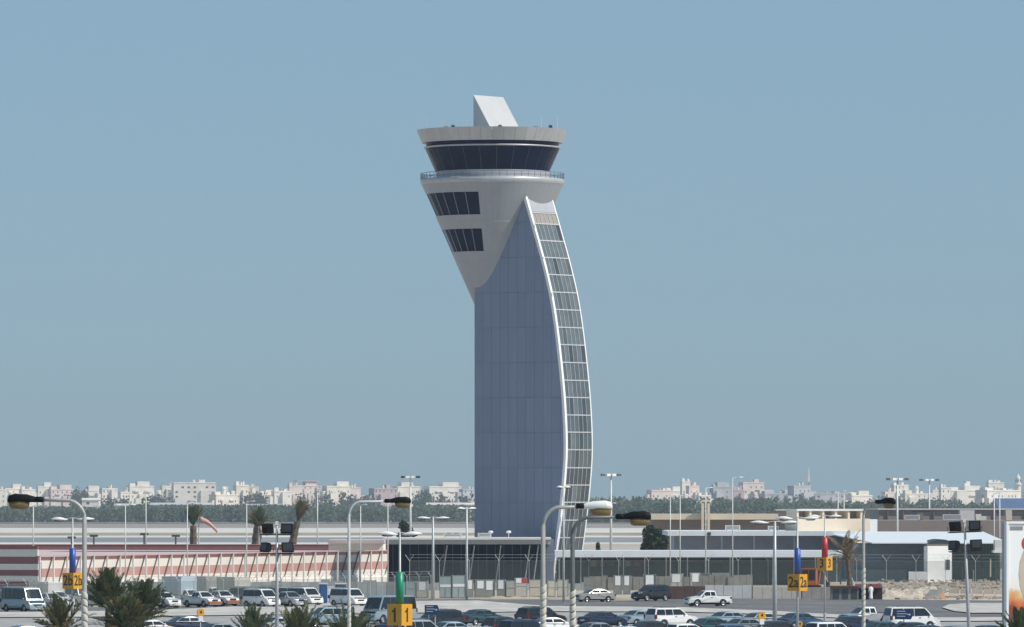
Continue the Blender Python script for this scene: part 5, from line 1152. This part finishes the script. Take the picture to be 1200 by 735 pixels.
for k, (x0, x1, yt, c, sty, lb) in enumerate(city):
    r = random.Random(100+k); D = 5000 + r.uniform(-150, 350) + (120 if yt < 565 else 0); w_ = (x1-x0)*D/F; h = wz(yt, D); w_ *= 1.2; h -= .8; t = thing('city_building', lb, 'building', (wx((x0+x1)/2, D), D, 0), r.choice((30,24,36,20,28,40)) if sty != 3 else r.choice((14,10)), 'city buildings on the skyline')
    a = R(abs(math.degrees(t.rotation_euler.z))); dep = w_*.4; wb = (w_ - dep*math.sin(a))/math.cos(a)
    if wb < w_*.45: dep = w_*.4; wb = (w_ - dep*math.sin(a))/math.cos(a)
    mt = cw[c]; hw = h if sty in (0,3) else h-3.2
    vol = [(-wb/2, wb/2, -dep/2, dep/2, 0, hw)]
    if sty in (1,2,5): u = r.uniform(-.3,.0); vol.append((wb*u, wb*(u+.5), -dep*.35, dep*.4, hw+.01, h))
    if r.random() < .5: vol.append((-wb*.45, -wb*.2, -dep*.2, dep*.3, hw+.01, hw+r.uniform(1.5,2.6)))
    if w_ > 9:
        u = r.uniform(-.5,.2); vol.append((wb*u, wb*(u+r.uniform(.2,.35)), -dep/2-r.uniform(1.2,3.5), -dep/2-.01, 0, hw*r.uniform(.72,.95)))
        vol.append((-wb/2-r.uniform(2,5), -wb/2-.01, -dep*.35, dep*.3, 0, hw*r.uniform(.7,.92))); vol.append((wb/2+.01, wb/2+r.uniform(1.5,4), -dep*.3, dep*.4, 0, hw*r.uniform(.7,.95)))
        vol.append((wb*.12, wb*r.uniform(.2,.34), -dep*.1, dep*.3, hw+.01, hw+r.uniform(1.2,3.2)))
    q = MB(); q.box(*vol[0]); q.build('wall', mt, t)
    for v in vol[1:]: MB().box(*v).build('roof_room' if v[4] > 1 else 'wing', mt, t)
    MB().box(-wb/2-.25, wb/2+.25, -dep/2-.25, dep/2+.25, hw-.9, hw-.5).build('cornice', mt, t)
    if sty == 5: MB().box(-wb*.5, wb*.5, -dep*.5, dep*.5, h+.01, h+.6).build('flat_roof', cw['m'], t)
    if sty == 4: MB().lathe([(1.6,hw),(1.6,hw+3.5),(1.8,hw+3.6),(1.5,hw+4.6),(.8,hw+5.4),(.05,hw+5.9)], 12).build('turret', mt, t)
    for _ in range(r.randint(1,3)):
        X, Y = r.uniform(-.4,.4)*wb, r.uniform(-.3,.3)*dep; MB().lathe([(.9,hw),(.9,hw+1.4),(.4,hw+1.9),(.01,hw+1.95)], 8).build('water_tank', cw['w'], t)
        t.children[-1].location = (X, Y, .02)
    wn = MB(); fl = 3.6; nz = int(hw/fl); step = r.choice((3.0,3.6,4.4)); wsz = 1.9 if sty == 3 else r.uniform(.6,1.0)
    for iz in range(max(0, nz-5), nz):
        z = iz*fl+1.0
        for side in (0,1,2):
            ln = wb if side == 0 else dep; m_ = max(1, int(ln/step))
            for i in range(m_):
                if r.random() < .35: continue
                p = -ln/2 + ln*(i+.5)/m_
                if side == 0: wn.box(p-wsz/2, p+wsz/2, -dep/2-.06, -dep/2+.05, z, z+1.4)
                else: s = wb/2 if side == 1 else -wb/2; wn.box(s-.06, s+.06, p-wsz/2, p+wsz/2, z, z+1.7)
    stuff(wn.build('windows', m_cwin, t))
    if sty in (1,4): 
        for i in range(2): MB().box(-wb*.3+i*wb*.4, -wb*.1+i*wb*.4, -dep/2-1.1, -dep/2-.07, hw-4.6, hw-3.6).build('balcony', mt, t)
t = thing('radio_mast', 'thin pale radio mast on the right skyline', 'mast', (wx(948,5200), 5200, 0))
hh = wz(549,5200); MB().loft([[(a*f, b*f, z) for a, b in ((-1,-1),(1,-1),(1,1),(-1,1))] for z, f in ((0,2.0),(hh*.6,1.1),(hh,.35))]).build('mast', cw['w'], t); MB().cbox((0,0,hh*.72),(4,4,1)).build('platform', cw['g'], t)
t = thing('minaret', 'slender stone minaret at the right end of the skyline', 'minaret', (wx(1193,5100), 5100, 0)); hh = wz(560,5100)
MB().lathe([(2.4,0),(2.3,hh*.8),(3.0,hh*.82),(3.0,hh*.85),(1.9,hh*.86),(1.9,hh),(1.0,hh+1.5),(.1,hh+3.2)], 12).build('shaft', cw['c'], t)
for a in (-90,-30,-150): MB().cbox((1.85*math.cos(R(a)),1.85*math.sin(R(a)),hh*.93),(.7,.7,1.8)).build('opening', m_cwin, t)
for i, (x0, x1, y0, c, lb) in enumerate(((134,162,590.5,'g','low white warehouse in the trees left of the third thin pole'),(288,336,591,'g','long low white warehouse left of the tied palm'),(500,560,589.5,'p','long low pinkish wall left of the tower at treetop level'),(176,248,589.5,'g','low pale warehouse below the banded building'),(96,116,584,'w','small white house with a pointed roof below the stepped block'))):
    D = 4500; t = thing('low_warehouse', lb, 'warehouse', (wx(x0,D), D, 0), 0, 'low buildings behind the wood'); w_ = (x1-x0)*D/F; h = wz(y0,D)
    MB().box(0,w_,0,18,0,h-1.2).build('wall', cw[c], t)
    MB().loft([[(-.4,-.6,h-1.2),(-.4,9,h+.2),(-.4,18.6,h-1.2)],[(w_+.4,-.6,h-1.2),(w_+.4,9,h+.2),(w_+.4,18.6,h-1.2)]]).build('roof', cw[c], t)
    for j in range(int(w_/8)): MB().box(3+j*8,5+j*8,-.1,.05,h-4,h-2.4).build('window', m_cwin, t)

# ------------------------------------------------------------ air
hz = MB().box(-6500, 6500, -250, 7200, -1, 72).build('haze', None); stuff(hz)
hm = bpy.data.materials.new('haze_air'); hm.use_nodes = True; ht = hm.node_tree; ht.nodes.clear()
ou = ht.nodes.new('ShaderNodeOutputMaterial'); pv = ht.nodes.new('ShaderNodeVolumePrincipled')
pv.inputs['Color'].default_value = (.72,.84,.95,1); pv.inputs['Density'].default_value = 7.5e-5; pv.inputs['Anisotropy'].default_value = .2
ht.links.new(pv.outputs[0], ou.inputs['Volume']); hz.data.materials.append(hm)
